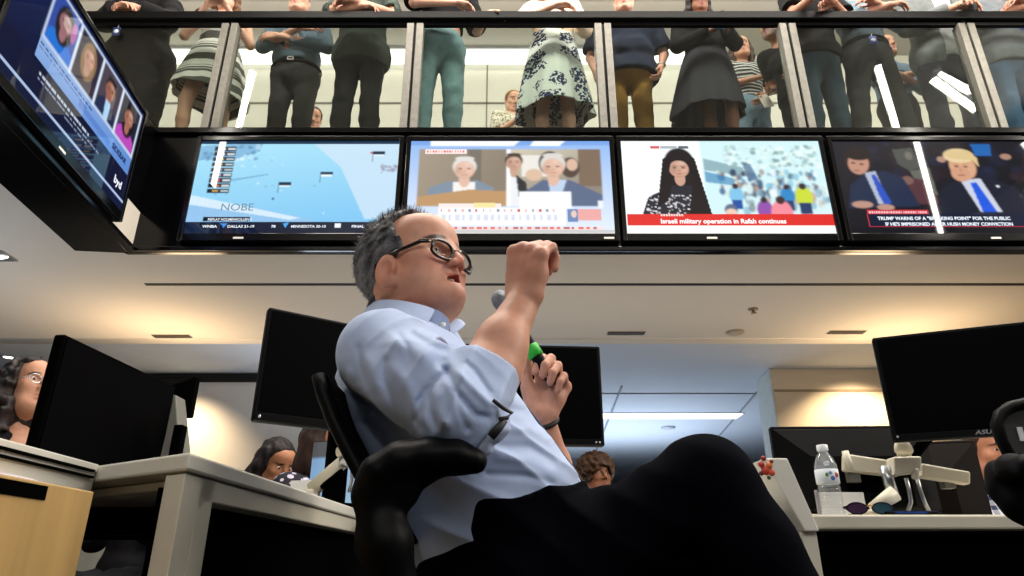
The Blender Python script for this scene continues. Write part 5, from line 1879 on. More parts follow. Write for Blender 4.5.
# ================================================================== everyone else
def pattern_mat(name, kind, a, b, scale=1.0, rough=0.8):
    if name in _M:
        return _M[name]
    m = bpy.data.materials.new(name)
    m.use_nodes = True
    nt = m.node_tree
    bs = nt.nodes['Principled BSDF']
    bs.inputs['Roughness'].default_value = rough
    bs.inputs['Specular IOR Level'].default_value = 0.2
    tc = nt.nodes.new('ShaderNodeTexCoord')
    L = nt.links.new

    def math_(op, x, y=None):
        n = nt.nodes.new('ShaderNodeMath')
        n.operation = op
        for i, q in enumerate((x, y)):
            if q is None:
                continue
            if isinstance(q, (int, float)):
                n.inputs[i].default_value = q
            else:
                L(q, n.inputs[i])
        return n.outputs[0]
    sep = nt.nodes.new('ShaderNodeSeparateXYZ')
    L(tc.outputs['Object'], sep.inputs[0])
    mix = nt.nodes.new('ShaderNodeMix')
    mix.data_type = 'RGBA'
    mix.inputs[6].default_value = col(a)
    mix.inputs[7].default_value = col(b)
    if kind == 'stripes':      # broad and narrow bands
        z = math_('MULTIPLY', sep.outputs[2], scale)
        f1 = math_('GREATER_THAN', math_('FRACT', z), 0.55)
        f2 = math_('GREATER_THAN', math_('FRACT', math_('MULTIPLY', z, 4.0)), 0.5)
        f3 = math_('GREATER_THAN', math_('FRACT', math_('MULTIPLY', z, 0.5)), 0.6)
        fac = math_('MAXIMUM', f1, math_('MULTIPLY', f2, f3))
    elif kind == 'thin':
        fac = math_('GREATER_THAN', math_('FRACT', math_('MULTIPLY', sep.outputs[2], scale)), 0.55)
    elif kind == 'check':
        fx = math_('GREATER_THAN', math_('FRACT', math_('MULTIPLY', sep.outputs[0], scale)), 0.55)
        fz = math_('GREATER_THAN', math_('FRACT', math_('MULTIPLY', sep.outputs[2], scale)), 0.55)
        fac = math_('MULTIPLY', math_('ADD', fx, fz), 0.5)
    elif kind == 'floral':     # clusters of dark petals on a pale ground
        v1 = nt.nodes.new('ShaderNodeTexVoronoi')
        v1.inputs['Scale'].default_value = 6.2 * scale
        v1.inputs['Randomness'].default_value = 0.55
        L(tc.outputs['Object'], v1.inputs['Vector'])
        v2 = nt.nodes.new('ShaderNodeTexVoronoi')
        v2.inputs['Scale'].default_value = 44 * scale
        L(tc.outputs['Object'], v2.inputs['Vector'])
        nz = nt.nodes.new('ShaderNodeTexNoise')
        nz.inputs['Scale'].default_value = 30 * scale
        L(tc.outputs['Object'], nz.inputs['Vector'])
        blob = math_('LESS_THAN', math_('ADD', v1.outputs['Distance'], math_('MULTIPLY', math_('SUBTRACT', nz.outputs['Fac'], 0.5), 0.55)), 0.50)
        pet = math_('LESS_THAN', v2.outputs['Distance'], 0.60)
        fac = math_('MULTIPLY', blob, pet)
    else:                      # dots
        v2 = nt.nodes.new('ShaderNodeTexVoronoi')
        v2.inputs['Scale'].default_value = 40 * scale
        L(tc.outputs['Object'], v2.inputs['Vector'])
        fac = math_('LESS_THAN', v2.outputs['Distance'], 0.4)
    L(fac, mix.inputs[0])
    L(mix.outputs[2], bs.inputs['Base Color'])
    _M[name] = m
    return m


def cloth(h):
    return mat('cloth_' + h.strip('#'), h, 0.85, var=0.12, scale=30, bump=0.06, bscale=90, spec=0.2)


class Fig:
    """a person standing (or sitting) at loc; local x to the viewer's right, y away, z up; turned by rz"""

    def __init__(s, label, loc, rz=0, h=1.72, w=1.0, belly=0.0, skin='#c9987f', group=None, seated=False):
        s.loc = np.array(loc, float)
        if seated:
            s.loc[2] -= 0.42
        s.k = h / 1.72
        c, q = math.cos(R(rz)), math.sin(R(rz))
        s.R = np.array([[c, -q, 0], [q, c, 0], [0, 0, 1]])
        s.w, s.belly, s.skin = w, belly, skin
        s.t = thing('person', label, 'person', (loc[0], loc[1], loc[2] if not seated else 0.0), 0, group)
        s.J = dict(sr=(-.175 * w, 0, 1.385), sl=(.175 * w, 0, 1.385), er=(-.235 * w, .03, 1.10), el=(.235 * w, .03, 1.10),
                   wr=(-.25 * w, -.06, .86), wl=(.25 * w, -.06, .86), hr=(-.085 * w, 0, .90), hl=(.085 * w, 0, .90),
                   kr=(-.10, -.01, .49), kl=(.10, -.01, .49), ar=(-.11, .02, .09), al=(.11, .02, .09))
        if seated:
            s.J.update(kr=(-.12, -.42, .90), kl=(.12, -.42, .90), ar=(-.12, -.42, .51), al=(.12, -.42, .51))
        s.lean = 0.0

    def P(s, q):
        q = np.asarray(q, float)
        q = q + np.array((0, -s.lean * np.clip(q[2] - .95, 0, 1), 0))
        return s.loc + s.R @ (q * s.k)

    def D(s, q):
        return s.R @ np.asarray(q, float)

    def j(s, n):
        return s.P(s.J[n])

    def torso(s, S, g=0.0, zmin=None):
        k = s.k

        def E(c, r):
            S.ell(s.P(c), (np.array(r) + g) * k, s.R, .05 * k)
        b = s.belly
        E((0, 0, .93), (.165 * s.w, .118 + b * .5, .13))
        E((0, -b * .4, 1.08), (.146 * s.w + b * .5, .105 + b, .14))
        E((0, 0, 1.25), (.165 * s.w, .115 + b * .3, .16))
        S.cap(s.P((-.13 * s.w, .005, 1.375)), s.P((.13 * s.w, .005, 1.375)), (.058 + g) * k, k=.05 * k)

    def arm(s, S, side, g=0.0, upto=2.0):
        a, b, c = s.j('s' + side), s.j('e' + side), s.j('w' + side)
        k = s.k
        S.cap(a, b, (.050 + g) * k, (.041 + g) * k, .03 * k)
        if upto > 1:
            e = b + (c - b) * min(1, upto - 1)
            S.cap(b, e, (.042 + g) * k, (.042 - .015 * min(1, upto - 1) + g) * k, .015 * k)

    def leg(s, S, side, g=0.0, thin=1.0):
        k = s.k
        S.chain([s.j('h' + side), s.j('k' + side)], [(.083 * thin + g) * k, (.056 * thin + g) * k], .03 * k)
        S.chain([s.j('k' + side), s.j('k' + side) * .6 + s.j('a' + side) * .4, s.j('a' + side)], [(.055 * thin + g) * k, (.053 * thin + g) * k, (.037 * thin + g) * k], .02 * k)

    def build_body(s, look=(0, -1, -.25), face=None, hands=None, lip='#a8605a', brow='#3a2a20', iris='#4a3322', stubble=0.0, female=False, full=.2, hz=1.585, hpos=(0, -.03), legs=True, res=.006, mouth=0.0):
        S = SDF()
        hd = s.P((hpos[0], hpos[1], hz))
        s.fr = Frame(hd, s.D(look), (0, 0, 1), s.k * (.96 if female else 1.0))
        add_head(S, s.fr, female=female, full=full, open_mouth=mouth)
        k = s.k
        S.cap(s.fr.p(-.028, 0, -.05), s.P((0, .01, 1.40)), (.049 if female else .056) * k, .062 * k, .03 * k)
        s.torso(S, -.006)
        for sd in 'rl':
            s.arm(S, sd, -.002 if not female else -.006)
            S.cap(s.j('s' + sd), s.P((0, 0, 1.36)), .045 * k, .06 * k, .03 * k)
            if legs:
                s.leg(S, sd, -.004)
                f = s.D((0, -1, 0))
                S.cap(s.j('a' + sd) + np.array((0, 0, -.045 * k)), s.j('a' + sd) + f * .14 * k + np.array((0, 0, -.06 * k)), .038 * k, .028 * k, .02 * k)
            hp = dict(f=None, n=None, curl=(18, 28, 18))
            if hands and sd in hands:
                hp.update(hands[sd])
            w_, e_ = s.j('w' + sd), s.j('e' + sd)
            f = unit(w_ - e_) if hp['f'] is None else unit(s.D(hp['f']))
            n = s.D((1 if sd == 'r' else -1, 0, 0)) if hp['n'] is None else s.D(hp['n'])
            add_hand(S, w_, f, n, sd == 'r', curl=hp['curl'], s=k * (.92 if female else 1.0), k=.006)

        def pig(v):
            return face_pigment(v, s.fr, s.skin, lip, brow, 1.0, stubble)
        sdf_part('body', S, res, m_skin, s.t, pig)
        eyes(s.t, s.fr, iris, (1, 0, -.1))
        return s

    def hair(s, style='short', c='#2a1c14', c2='#4a3424', res=.006):
        S, fr = SDF(), s.fr
        n = fr.s
        zl, xl = [-.10, -.07, -.045, -.02, .0, .03, .06, .09, .13], [-.07, -.05, -.022, .014, .018, .028, .048, .070, .07]
        if style == 'balding':
            xl = [-.07, -.05, -.022, .010, .008, .0, -.01, -.01, .0]
        S.raw(hair_shell(fr, (zl, xl), 1.02, -.085), fr.p(-.016, 0, .03), .14 * n, .006)
        if style in ('long', 'curly'):
            g = 1.0 if style == 'long' else 1.45
            for q in (-1, 1):
                S.chain([fr.p(.005, q * .070, .045), fr.p(-.005, q * .082, -.02), fr.p(-.005, q * .086, -.10), fr.p(.0, q * .082, -.18)], [.022 * g, .026 * g, .030 * g, .018 * g], .03)
                S.chain([fr.p(-.05, q * .05, .0), fr.p(-.065, q * .055, -.10), fr.p(-.06, q * .05, -.20)], [.045, .045 * g, .03 * g], .03)
            S.chain([fr.p(-.07, 0, .02), fr.p(-.085, 0, -.10), fr.p(-.075, 0, -.21)], [.05, .05, .035], .03)
            S.ell(fr.p(.06, 0, -.03), np.array((.062, .060, .095)) * n, fr.R, .008, 1)
        if style == 'afro':
            S.ell(fr.p(-.015, 0, .055), np.array((.135, .135, .118)) * n, fr.R, .02)
            S.ell(fr.p(.085, 0, -.045), np.array((.075, .072, .100)) * n, fr.R, .01, 1)
        if style == 'long':
            S.post(lambda P: .0030 * sines(P * np.array((1, 1, .12)), 14, 190, 2))
        amp, sc_ = dict(short=(.002, 150), balding=(.0015, 150), long=(.003, 70), curly=(.013, 95), afro=(.009, 130))[style]
        S.post(lambda P: amp * sines(P, 12, sc_, 2))

        def pig(v):
            t = np.clip(.5 + .5 * sines(v * np.array((1, 1, .4 if style in ('long',) else 1)), 4, 160, 2), 0, 1)[:, None]
            return c3_(c) * (1 - t) + c3_(c2) * t
        sdf_part('hair', S, res, m_hair, s.t, pig)
        return s

    def wrinkle(s, S, seed, amp=.004):
        S.post(lambda P: -amp * (1 - 2 * np.abs(sines(P * np.array((1, 1, .6)), seed, 26, 2))) - .002 * sines(P, seed + 1, 60, 1))

    def top(s, m, sleeve=2.0, hem=.86, neck=1.43, g=.014, flare=.012, res=.0075, name='shirt', seed=3, vneck=0.0, open_front=False):
        S = SDF()
        s.torso(S, g)
        if hem < .95:
            S.ell(s.P((0, 0, .90)), np.array((.172 * s.w + flare + g, .12 + s.belly * .5 + flare + g, .20)) * s.k, s.R, .04)
        if hem < .6:
            S.cap(s.P((0, 0, .85)), s.P((0, 0, .3)), (.20 * s.w + g) * s.k, (.22 + g) * s.k, .05, sq=(s.D((0, 1, 0)), 1.3))
        for sd in 'rl':
            if sleeve > 0:
                a, b, c = s.j('s' + sd), s.j('e' + sd), s.j('w' + sd)
                gg = g + (.012 if sleeve <= 1 else .0)
                if sleeve <= 1:
                    S.cap(a, a + (b - a) * sleeve, (.052 + gg) * s.k, (.050 + gg) * s.k, .03)
                else:
                    s.arm(S, sd, g, sleeve)
        s.wrinkle(S, seed)
        S.plane(s.P((0, 0, hem)), (0, 0, -1), .004)
        for sd in 'rl':
            a, b, c = s.j('s' + sd), s.j('e' + sd), s.j('w' + sd)
            p, d = (a + (b - a) * sleeve, unit(b - a)) if sleeve <= 1 else (b + (c - b) * (sleeve - 1), unit(c - b))
            if sleeve < 2:
                r_ = .085 * s.k
                S.raw(lambda P, p=p, d=d, r_=r_: np.maximum(np.linalg.norm((P - p) - np.outer((P - p) @ d, d), axis=1) - r_, np.abs((P - p) @ d - .12) - .12), p + d * .12, .16, .003, sub=1)
        S.cap(s.P((0, -.01, neck)), s.P((0, -.03, neck + .2)), .068 * s.k, .08 * s.k, .004, sub=1)
        if vneck:
            S.cap(s.P((0, -.15, neck - vneck)), s.P((0, -.13, neck)), .01, .06, .004, sub=1)
        s.topo = sdf_part(name, S, res, m, s.t)
        return s

    def trousers(s, m, waist=1.02, g=.016, res=.0075, seed=9, crop=.06):
        S = SDF()
        k = s.k
        S.ell(s.P((0, 0, .93)), (np.array((.168 * s.w, .122 + s.belly * .5, .16)) + g) * k, s.R, .03)
        for sd in 'rl':
            s.leg(S, sd, g)
        s.wrinkle(S, seed, .0045)
        S.plane(s.P((0, 0, waist)), (0, 0, 1), .004)
        S.plane(s.P((0, 0, crop)) if crop else s.P((0, 0, 0)), (0, 0, -1), .004)
        s.tro = sdf_part('trousers', S, res, m, s.t)
        return s

    def skirt(s, m, waist=1.1, hem=.6, r0=.15, r1=.28, folds=9, amp=.018, res=.0065, dx=0.0, slant=0.0):
        S = SDF()
        k = s.k
        c0 = s.P((0, 0, hem))

        def fn(P):
            q = (P - s.loc) @ s.R / k
            t = np.clip((waist - q[:, 2]) / (waist - hem), 0, 1)
            x, y = q[:, 0] - dx * t, q[:, 1]
            th = np.arctan2(y * 1.25, x)
            rr = np.sqrt(x * x + (y * 1.25) ** 2)
            rad = r0 + (r1 - r0) * t ** .85 + amp * t * np.sin(th * folds + 1.7 * np.sin(th * 2)) + .006 * t * np.sin(th * folds * 2.3)
            d = np.abs(rr - rad) - .006
            d = np.maximum(d, q[:, 2] - waist)
            d = np.maximum(d, hem + slant * q[:, 0] - q[:, 2])
            return d * k * .85
        S.raw(fn, (s.P((0, 0, hem)) + s.P((0, 0, waist))) / 2, (r1 * 1.5 + (waist - hem) / 2) * k, .004)
        s.sk = sdf_part('skirt', S, res, m, s.t)
        return s

    def belt(s, z=1.02, c='#0c0a09', buckle=True):
        pts = []
        b = s.belly
        for i in range(28):
            a = 2 * math.pi * i / 28
            pts.append(s.P(((.158 * s.w + .016 + b * .3) * math.cos(a), (.116 + b * .7 + .016) * math.sin(a), z)))
        o = MB().tube(pts, .018 * s.k, 8, closed=True, squash=(1, .35)).build('belt', cloth(c), s.t, world=True)
        if buckle:
            p = V(s.P((0, -(.116 + b * .7 + .028), z)))
            q = MB()
            for dx, dz, sx, sz in ((0, .014, .05, .006), (0, -.014, .05, .006), (-.022, 0, .006, .034), (.022, 0, .006, .034)):
                q.box(p + V((dx, 0, dz)), (sx, .006, sz))
            q.build('buckle', mat('buckle_silver', '#c8c8c4', .3, metal=.7), o, world=True)
        return s

    def badge(s, p, c='#2a3f9a'):
        p = V(s.P(p))
        o = MB().box(p, (.055, .004, .075)).build('badge', mat('badge_' + c.strip('#'), c, .4), s.t, world=True)
        MB().lathe([(.0005, 0), (.018, 0), (.018, .002), (.0005, .002)], 14, p + V((0, -.002, .0)), Matrix.Rotation(R(90), 3, 'X')).build('badge_mark', mat('badge_white', '#d8dce4', .4), o, world=True)
        MB().tube([p + V((0, .004, .035)), p + V((0, .01, .07))], .004, 6).build('badge_clip', m_silver, o, world=True)
        return s

    def shoes(s, c='#101010'):
        f = s.D((0, -1, 0))
        for sd in 'rl':
            S = SDF()
            a = s.j('a' + sd)
            S.chain([a + np.array((0, 0, -.045)), a + f * .15 + np.array((0, 0, -.055))], [.045, .034], .02)
            S.plane(a + np.array((0, 0, -.088 * s.k)), (0, 0, -1))
            sdf_part('shoe', S, .01, mat('shoe_' + c.strip('#'), c, .5), s.t)
        return s


def handheld(name, label, cat, c, M_, size, mcol, extra=None):
    """small flat device or sheet held in a hand"""
    t = thing(name, label, cat, c)
    t.rotation_euler = M_
    MB().box((0, 0, 0), size).build('body', mat(name + '_' + mcol.strip('#'), mcol, .35, var=.05), t, bevel=min(size) * .3)
    if extra:
        MB().box((0, -size[1] / 2 - .0005, 0), (size[0] * .88, .001, size[2] * .86)).build('screen', mat(name + '_face_' + extra.strip('#'), extra, .2), t)
    return t


FZ = BALC
RAILH = 1.105      # top of the rail above the balcony floor, plus a forearm's half thickness is added below


def X_(px, Y, z=1.0):
    D = Y * cp + (FZ + z - CAMZ) * sp
    return (px - 512) / F * D


ON = RAILH + .045
# --- black coat, hands clasped on the rail
p = Fig('person in a loose black coat with hands clasped on the rail above the angled screen', (X_(141, 4.32), 4.32, FZ), 0, 1.72, 1.12, .02)
p.J.update(er=(-.26, -.12, 1.16), el=(.26, -.12, 1.16), wr=(-.06, -.29, ON), wl=(.07, -.28, ON + .01))
p.lean = .12
p.build_body(hands=dict(r=dict(f=(1, -.2, 0), n=(0, .3, -1), curl=(20, 35, 20)), l=dict(f=(-1, -.2, 0), n=(0, .3, -1), curl=(30, 45, 25))))
p.hair('short', '#2a1a12').trousers(cloth('#141416')).top(cloth('#0d0d10'), 1.85, .30, g=.04, name='coat', flare=.05).shoes()
p.badge((-.02, -.30, .92), '#23305a')

# --- striped dress, phone held up
p = Fig('woman in a grey and white striped sleeveless dress holding up a phone', (X_(217, 4.36), 4.36, FZ), 8, 1.70, .98, skin='#d3a48c')
p.J.update(er=(-.255, -.06, 1.12), el=(.255, -.04, 1.10), wr=(-.06, -.24, 1.30), wl=(.08, -.24, 1.31), kr=(-.13, -.07, .49), ar=(-.14, .0, .09), kl=(.11, .06, .48), al=(.11, .08, .09))
p.build_body(look=(0, -1, -.2), female=True, hands=dict(r=dict(f=(.55, -.3, .75), n=(.5, -.4, -.2), curl=(45, 50, 30)), l=dict(f=(-.55, -.3, .75), n=(-.5, -.4, -.2), curl=(45, 50, 30))))
p.hair('long', '#4a2f1e', '#7a5436')
ms = pattern_mat('striped_dress', 'stripes', '#54544f', '#dcdcd6', 7.5)
p.top(ms, 0.06, 1.0, 1.36, g=.012, name='dress_top', vneck=.05).skirt(ms, 1.06, .56, .165, .29, 5, .014, slant=-.22).shoes('#3a2a20')
handheld('phone', 'pink and white phone held up by the woman in the striped dress', 'phone', p.P((.01, -.285, 1.375)), (R(-12), 0, R(8)), (.075, .010, .15), '#b9a2b4', '#3a3f6a')

# --- grey-blue shirt, arms crossed
p = Fig('man in a grey-blue shirt with crossed arms and a silver belt buckle', (X_(297, 4.55), 4.55, FZ), 0, 1.71, 1.12, .035, skin='#d2a188')
p.lean = .22
p.J.update(er=(-.265, -.08, 1.15), el=(.265, -.08, 1.14), wr=(.09, -.235, 1.20), wl=(-.10, -.215, 1.14))
p.build_body(look=(.05, -1, -.12), full=.7, hands=dict(r=dict(f=(1, .1, .1), n=(.1, 1, -.1), curl=(15, 25, 15)), l=dict(f=(-1, .1, .1), n=(-.1, 1, -.1), curl=(15, 25, 15))), hz=1.585)
p.hair('balding', '#6a625c', '#9a928a').trousers(cloth('#2f302f'), .985).top(cloth('#5f7382'), 1.75, 1.0, g=.016).belt(.985).shoes()

# --- dark green shirt, forearms on the rail
p = Fig('man in an untucked dark green shirt leaning bare forearms on the rail', (X_(362, 4.33), 4.33, FZ), 0, 1.80, 1.05, .01, skin='#c9967e')
p.lean = .18
k_ = 1.72 / 1.80
p.J.update(er=(-.20, -.20, ON * k_ + .03), el=(.27, -.16, ON * k_ + .03), wr=(.04, -.28, ON * k_), wl=(-.02, -.31, ON * k_ + .035))
p.build_body(hands=dict(r=dict(f=(1, 0, -.1), n=(0, .2, -1), curl=(25, 35, 20)), l=dict(f=(-1, 0, -.15), n=(0, .2, -1), curl=(25, 35, 20))))
p.hair('short', '#2a1c14').trousers(cloth('#17191b')).top(cloth('#3c463f'), 1.05, .80, g=.02, flare=.025).shoes()

# --- pale teal jeans, black top
p = Fig('person in a black top and pale teal jeans with arms folded on the rail', (X_(441, 4.27), 4.27, FZ), 22, 1.84, .98, skin='#d3a48c')
k_ = 1.72 / 1.84
p.lean = .16
p.J.update(er=(-.26, -.16, ON * k_ + .02), el=(.25, -.06, 1.10), wr=(.02, -.28, ON * k_ + .01), wl=(.26, -.30, 1.06), kr=(-.11, .03, .49), kl=(.09, -.06, .49), al=(.10, -.05, .09))
p.build_body(female=True, hands=dict(r=dict(f=(1, -.1, 0), n=(0, .2, -1), curl=(25, 35, 20)), l=dict(f=(.75, -.5, -.25), n=(-.3, .2, -1), curl=(25, 35, 20))))
p.hair('short', '#2a1c14').trousers(cloth('#6f8d93'), 1.12).top(cloth('#0f0f12'), 1.0, 1.08, g=.012).shoes('#d8d4cc')
handheld('folded_sheet', 'folded white paper in the hand beside the pale teal jeans', 'paper', p.P((.37, -.36, 1.02)), (R(70), 0, R(20)), (.09, .006, .06), '#e4e2dc')  # flat box for a folded sheet of paper

# --- floral skirt
p = Fig('woman in a cream top and a white skirt with navy flowers', (X_(553, 4.34), 4.34, FZ), -4, 1.76, .95, skin='#d8a890')
k_ = 1.72 / 1.76
p.lean = .10
p.J.update(er=(-.25, -.14, ON * k_ + .04), el=(.255, -.04, 1.13), wr=(.03, -.29, ON * k_ + .03), wl=(.15, -.19, 1.10), kr=(-.085, -.02, .49), kl=(.10, -.02, .49))
p.build_body(female=True, hands=dict(r=dict(f=(1, 0, 0), n=(0, .2, -1), curl=(20, 30, 20)), l=dict(f=(-.5, -.5, -.6), n=(-.6, .6, 0), curl=(30, 40, 25))))
p.hair('long', '#8a6440', '#b08a5c')
p.top(cloth('#ead2b8'), 1.5, 1.06, 1.40, g=.014).skirt(pattern_mat('floral_skirt', 'floral', '#dfe5e0', '#1d2a55', 1.0), 1.15, .37, .150, .290, 7, .022, slant=.05).shoes('#b08a70')

# --- navy polo, khaki trousers
p = Fig('heavy man in a navy polo shirt and brown khaki trousers', (X_(627, 4.5), 4.5, FZ), -6, 1.70, 1.22, .06, skin='#d5a08a')
p.lean = .18
p.J.update(er=(-.30, .0, 1.10), el=(.31, .02, 1.10), wr=(-.27, -.12, .88), wl=(.26, -.10, .90))
p.build_body(look=(-.05, -1, -.2), full=1.0, hands=dict(l=dict(f=(-.2, -.1, -1), n=(-1, 0, .1), curl=(30, 40, 25)), r=dict(f=(.1, -.2, -1), n=(1, .2, 0), curl=(25, 35, 20))))
p.hair('short', '#8a7a68', '#a89a88').trousers(cloth('#7d5c20'), 1.0).top(cloth('#1d2438'), .85, .86, g=.022, flare=.03).shoes('#3a2a1c')
MB().tube([p.P((.262 + .036 * math.cos(a), -.085 + .03 * math.sin(a), .925)) for a in [i * math.pi / 8 for i in range(16)]], .008, 8, closed=True).build('watch', m_silver, p.t, world=True)

# --- black top and charcoal skirt
p = Fig('dark haired woman in a black top and charcoal skirt holding a blue phone', (X_(705, 4.36), 4.36, FZ), -4, 1.68, 1.0, skin='#8f6048')
p.J.update(er=(-.235, -.05, 1.08), el=(.24, -.05, 1.08), wr=(.03, -.22, 1.08), wl=(.11, -.23, 1.10), kr=(-.02, .02, .49), ar=(-.02, .04, .09), kl=(.13, -.08, .50), al=(.12, -.03, .09))
p.build_body(look=(.15, -1, -.3), female=True, lip='#8f4a44', brow='#1a1210', hands=dict(r=dict(f=(.7, -.3, .5), n=(.3, .2, .4), curl=(35, 45, 25)), l=dict(f=(-.5, -.3, .7), n=(-.5, .5, 0), curl=(40, 45, 25))))
p.hair('long', '#120d0c', '#241a16').top(cloth('#0c0c0f'), 1.9, .96, g=.018).skirt(cloth('#33323a'), 1.0, .40, .17, .285, 6, .018, dx=-.04, slant=.10).shoes()
handheld('phone', 'pale blue phone held upright by the dark haired woman in black', 'phone', p.P((.075, -.275, 1.10)), (R(-10), R(12), R(-6)), (.085, .011, .165), '#7f9cc0', '#5f7fae')

# --- striped tee behind
p = Fig('young woman in a striped tee and light blue jeans standing back from the rail', (X_(748, 5.0), 5.0, FZ), 6, 1.74, .95, skin='#c79478')
p.J.update(er=(-.235, -.06, 1.12), el=(.24, -.06, 1.12), wr=(.10, -.22, 1.14), wl=(.04, -.21, .93))
p.build_body(look=(-.25, -1, .0), female=True, brow='#3a2418', hands=dict(r=dict(f=(1, .1, .1), n=(.1, 1, 0), curl=(20, 30, 20)), l=dict(f=(-.5, -.2, -.8), n=(-.6, .6, .3), curl=(35, 40, 25))))
p.hair('long', '#2a1c14', '#4a3020').trousers(cloth('#7f9cae'), 1.04).top(pattern_mat('striped_tee', 'thin', '#23262a', '#b9bdb8', 26), .55, .98, 1.40, g=.014).shoes('#d8d8d4')
handheld('phone', 'white phone hanging in the hand of the young woman in the striped tee', 'phone', p.P((.02, -.26, .83)), (R(-10), R(-14), 0), (.085, .010, .15), '#dcd8cc')

# --- bearded man glimpsed in profile
p = Fig('bearded man in black glimpsed in profile beside the slanting railing post', (X_(795, 4.66), 4.66, FZ), -58, 1.57, .95, skin='#b98468')
p.lean = .34
p.J.update(er=(-.20, .02, 1.10), el=(.20, .02, 1.10), wr=(-.16, -.16, 1.0), wl=(.16, -.16, 1.0))
p.build_body(look=(0, -1, -.15), stubble=1.0, brow='#2a1c14')
p.hair('short', '#1c1410').trousers(cloth('#0e0e11')).top(cloth('#111114'), .7, .86).shoes()

# --- black tee, dark jeans, arms on the rail
p = Fig('man in a black tee and dark jeans leaning both forearms on the rail', (X_(813, 4.33), 4.33, FZ), 8, 1.78, 1.0, skin='#c08a72')
k_ = 1.72 / 1.78
p.lean = .2
p.J.update(er=(-.24, -.16, ON * k_ + .02), el=(.19, -.16, ON * k_ + .02), wr=(-.20, -.36, ON * k_ - .005), wl=(.0, -.31, ON * k_ + .005))
p.build_body(hands=dict(r=dict(f=(.5, -.7, -.1), n=(0, -.1, -1), curl=(25, 40, 25)), l=dict(f=(-1, -.2, -.1), n=(0, -.1, -1), curl=(25, 40, 25))))
p.hair('short', '#241812').trousers(cloth('#2c3f4c')).top(cloth('#0b0b0d'), .8, .86, g=.02, flare=.02).shoes()

# --- grey-blue shirt with a badge on the belt
p = Fig('man in a pale grey-blue shirt and charcoal trousers with a badge on his belt', (X_(866, 4.34), 4.34, FZ), 6, 1.80, 1.0, skin='#c9967e')
k_ = 1.72 / 1.80
p.J.update(er=(-.19, -.12, 1.14), el=(.24, -.12, 1.14), wr=(.05, -.27, 1.17), wl=(.0, -.25, 1.19), kr=(-.15, .0, .49), ar=(-.19, .02, .09), kl=(.16, .0, .49), al=(.22, .02, .09))
p.build_body(hands=dict(r=dict(f=(1, -.1, .2), n=(0, .5, -1), curl=(20, 30, 20)), l=dict(f=(-1, -.1, .3), n=(0, .5, -1), curl=(20, 30, 20))))
p.hair('short', '#3a2a1e').trousers(cloth('#26282a')).top(cloth('#74848f'), 1.9, .99, g=.016).belt(1.0, buckle=False).badge((-.05, -.165, .925)).shoes()

# --- man behind, arms crossed
p = Fig('man with crossed arms in a blue-grey shirt standing behind the others, head tilted', (X_(896, 4.95), 4.95, FZ), 14, 1.70, 1.0, skin='#c8947a')
p.J.update(er=(-.25, -.08, 1.13), el=(.25, -.08, 1.13), wr=(.09, -.20, 1.18), wl=(-.09, -.19, 1.13))
p.build_body(look=(-.1, -1, .05), full=.3, hands=dict(r=dict(f=(1, .1, .1), n=(.1, 1, -.1), curl=(15, 25, 15)), l=dict(f=(-1, .1, .1), n=(-.1, 1, -.1), curl=(15, 25, 15))))
p.hair('short', '#3a2c22', '#5a4a3c').trousers(cloth('#2b2a28')).top(cloth('#6a7f94'), 1.6, 1.0, g=.014).shoes()

# --- grey jacket
p = Fig('person in a grey jacket and dark blue jeans, one hand over the rail', (X_(938, 4.34), 4.34, FZ), -8, 1.78, 1.02, skin='#cf9d84')
k_ = 1.72 / 1.78
p.lean = .12
p.J.update(er=(-.23, -.10, 1.12), el=(.22, -.14, ON * k_ + .03), wr=(.05, -.29, ON * k_ + .02), wl=(.10, -.32, ON * k_ + .02), kr=(-.11, .0, .49), kl=(.12, .0, .49))
p.build_body(hands=dict(r=dict(f=(1, -.1, 0), n=(0, 0, -1), curl=(30, 40, 20)), l=dict(f=(-.3, -.8, -.3), n=(0, -.3, -1), curl=(30, 40, 20))))
p.hair('short', '#2a1c14').trousers(cloth('#161e30')).top(cloth('#a9abac'), 1.2, .84, g=.012, flare=.012)
S = SDF()
p.torso(S, .026)
S.ell(p.P((0, 0, .92)), np.array((.21, .16, .18)) * p.k, p.R, .04)
for sd in 'rl':
    p.arm(S, sd, .026, 1.8)
p.wrinkle(S, 77)
S.plane(p.P((0, 0, .80)), (0, 0, -1), .004)
S.rbox(p.P((.05, -.25, 1.05)), (.075, .18, .45), .02, p.R, .006, 1)
S.cap(p.P((0, -.03, 1.42)), p.P((0, -.05, 1.6)), .08, .1, .004, sub=1)
sdf_part('jacket', S, .0075, cloth('#6f7474'), p.t)
p.shoes()

# --- grey shirt at the edge
p = Fig('man in a grey shirt, badge and blue jeans at the end of the rail', (X_(1003, 4.36), 4.36, FZ), 4, 1.78, 1.08, skin='#c08a72')
k_ = 1.72 / 1.78
p.lean = .1
p.J.update(er=(-.22, -.12, 1.16), el=(.27, -.12, 1.16), wr=(-.02, -.28, ON * k_ + .04), wl=(.0, -.30, ON * k_ + .07))
p.build_body(hands=dict(r=dict(f=(1, 0, .1), n=(0, .4, -1), curl=(25, 35, 20)), l=dict(f=(-1, 0, .1), n=(0, .4, -1), curl=(25, 35, 20))))
p.hair('short', '#3a2c20').trousers(cloth('#3f5f80')).top(cloth('#6c7176'), 1.45, .82, g=.018, flare=.02).badge((.06, -.16, 1.09)).shoes()

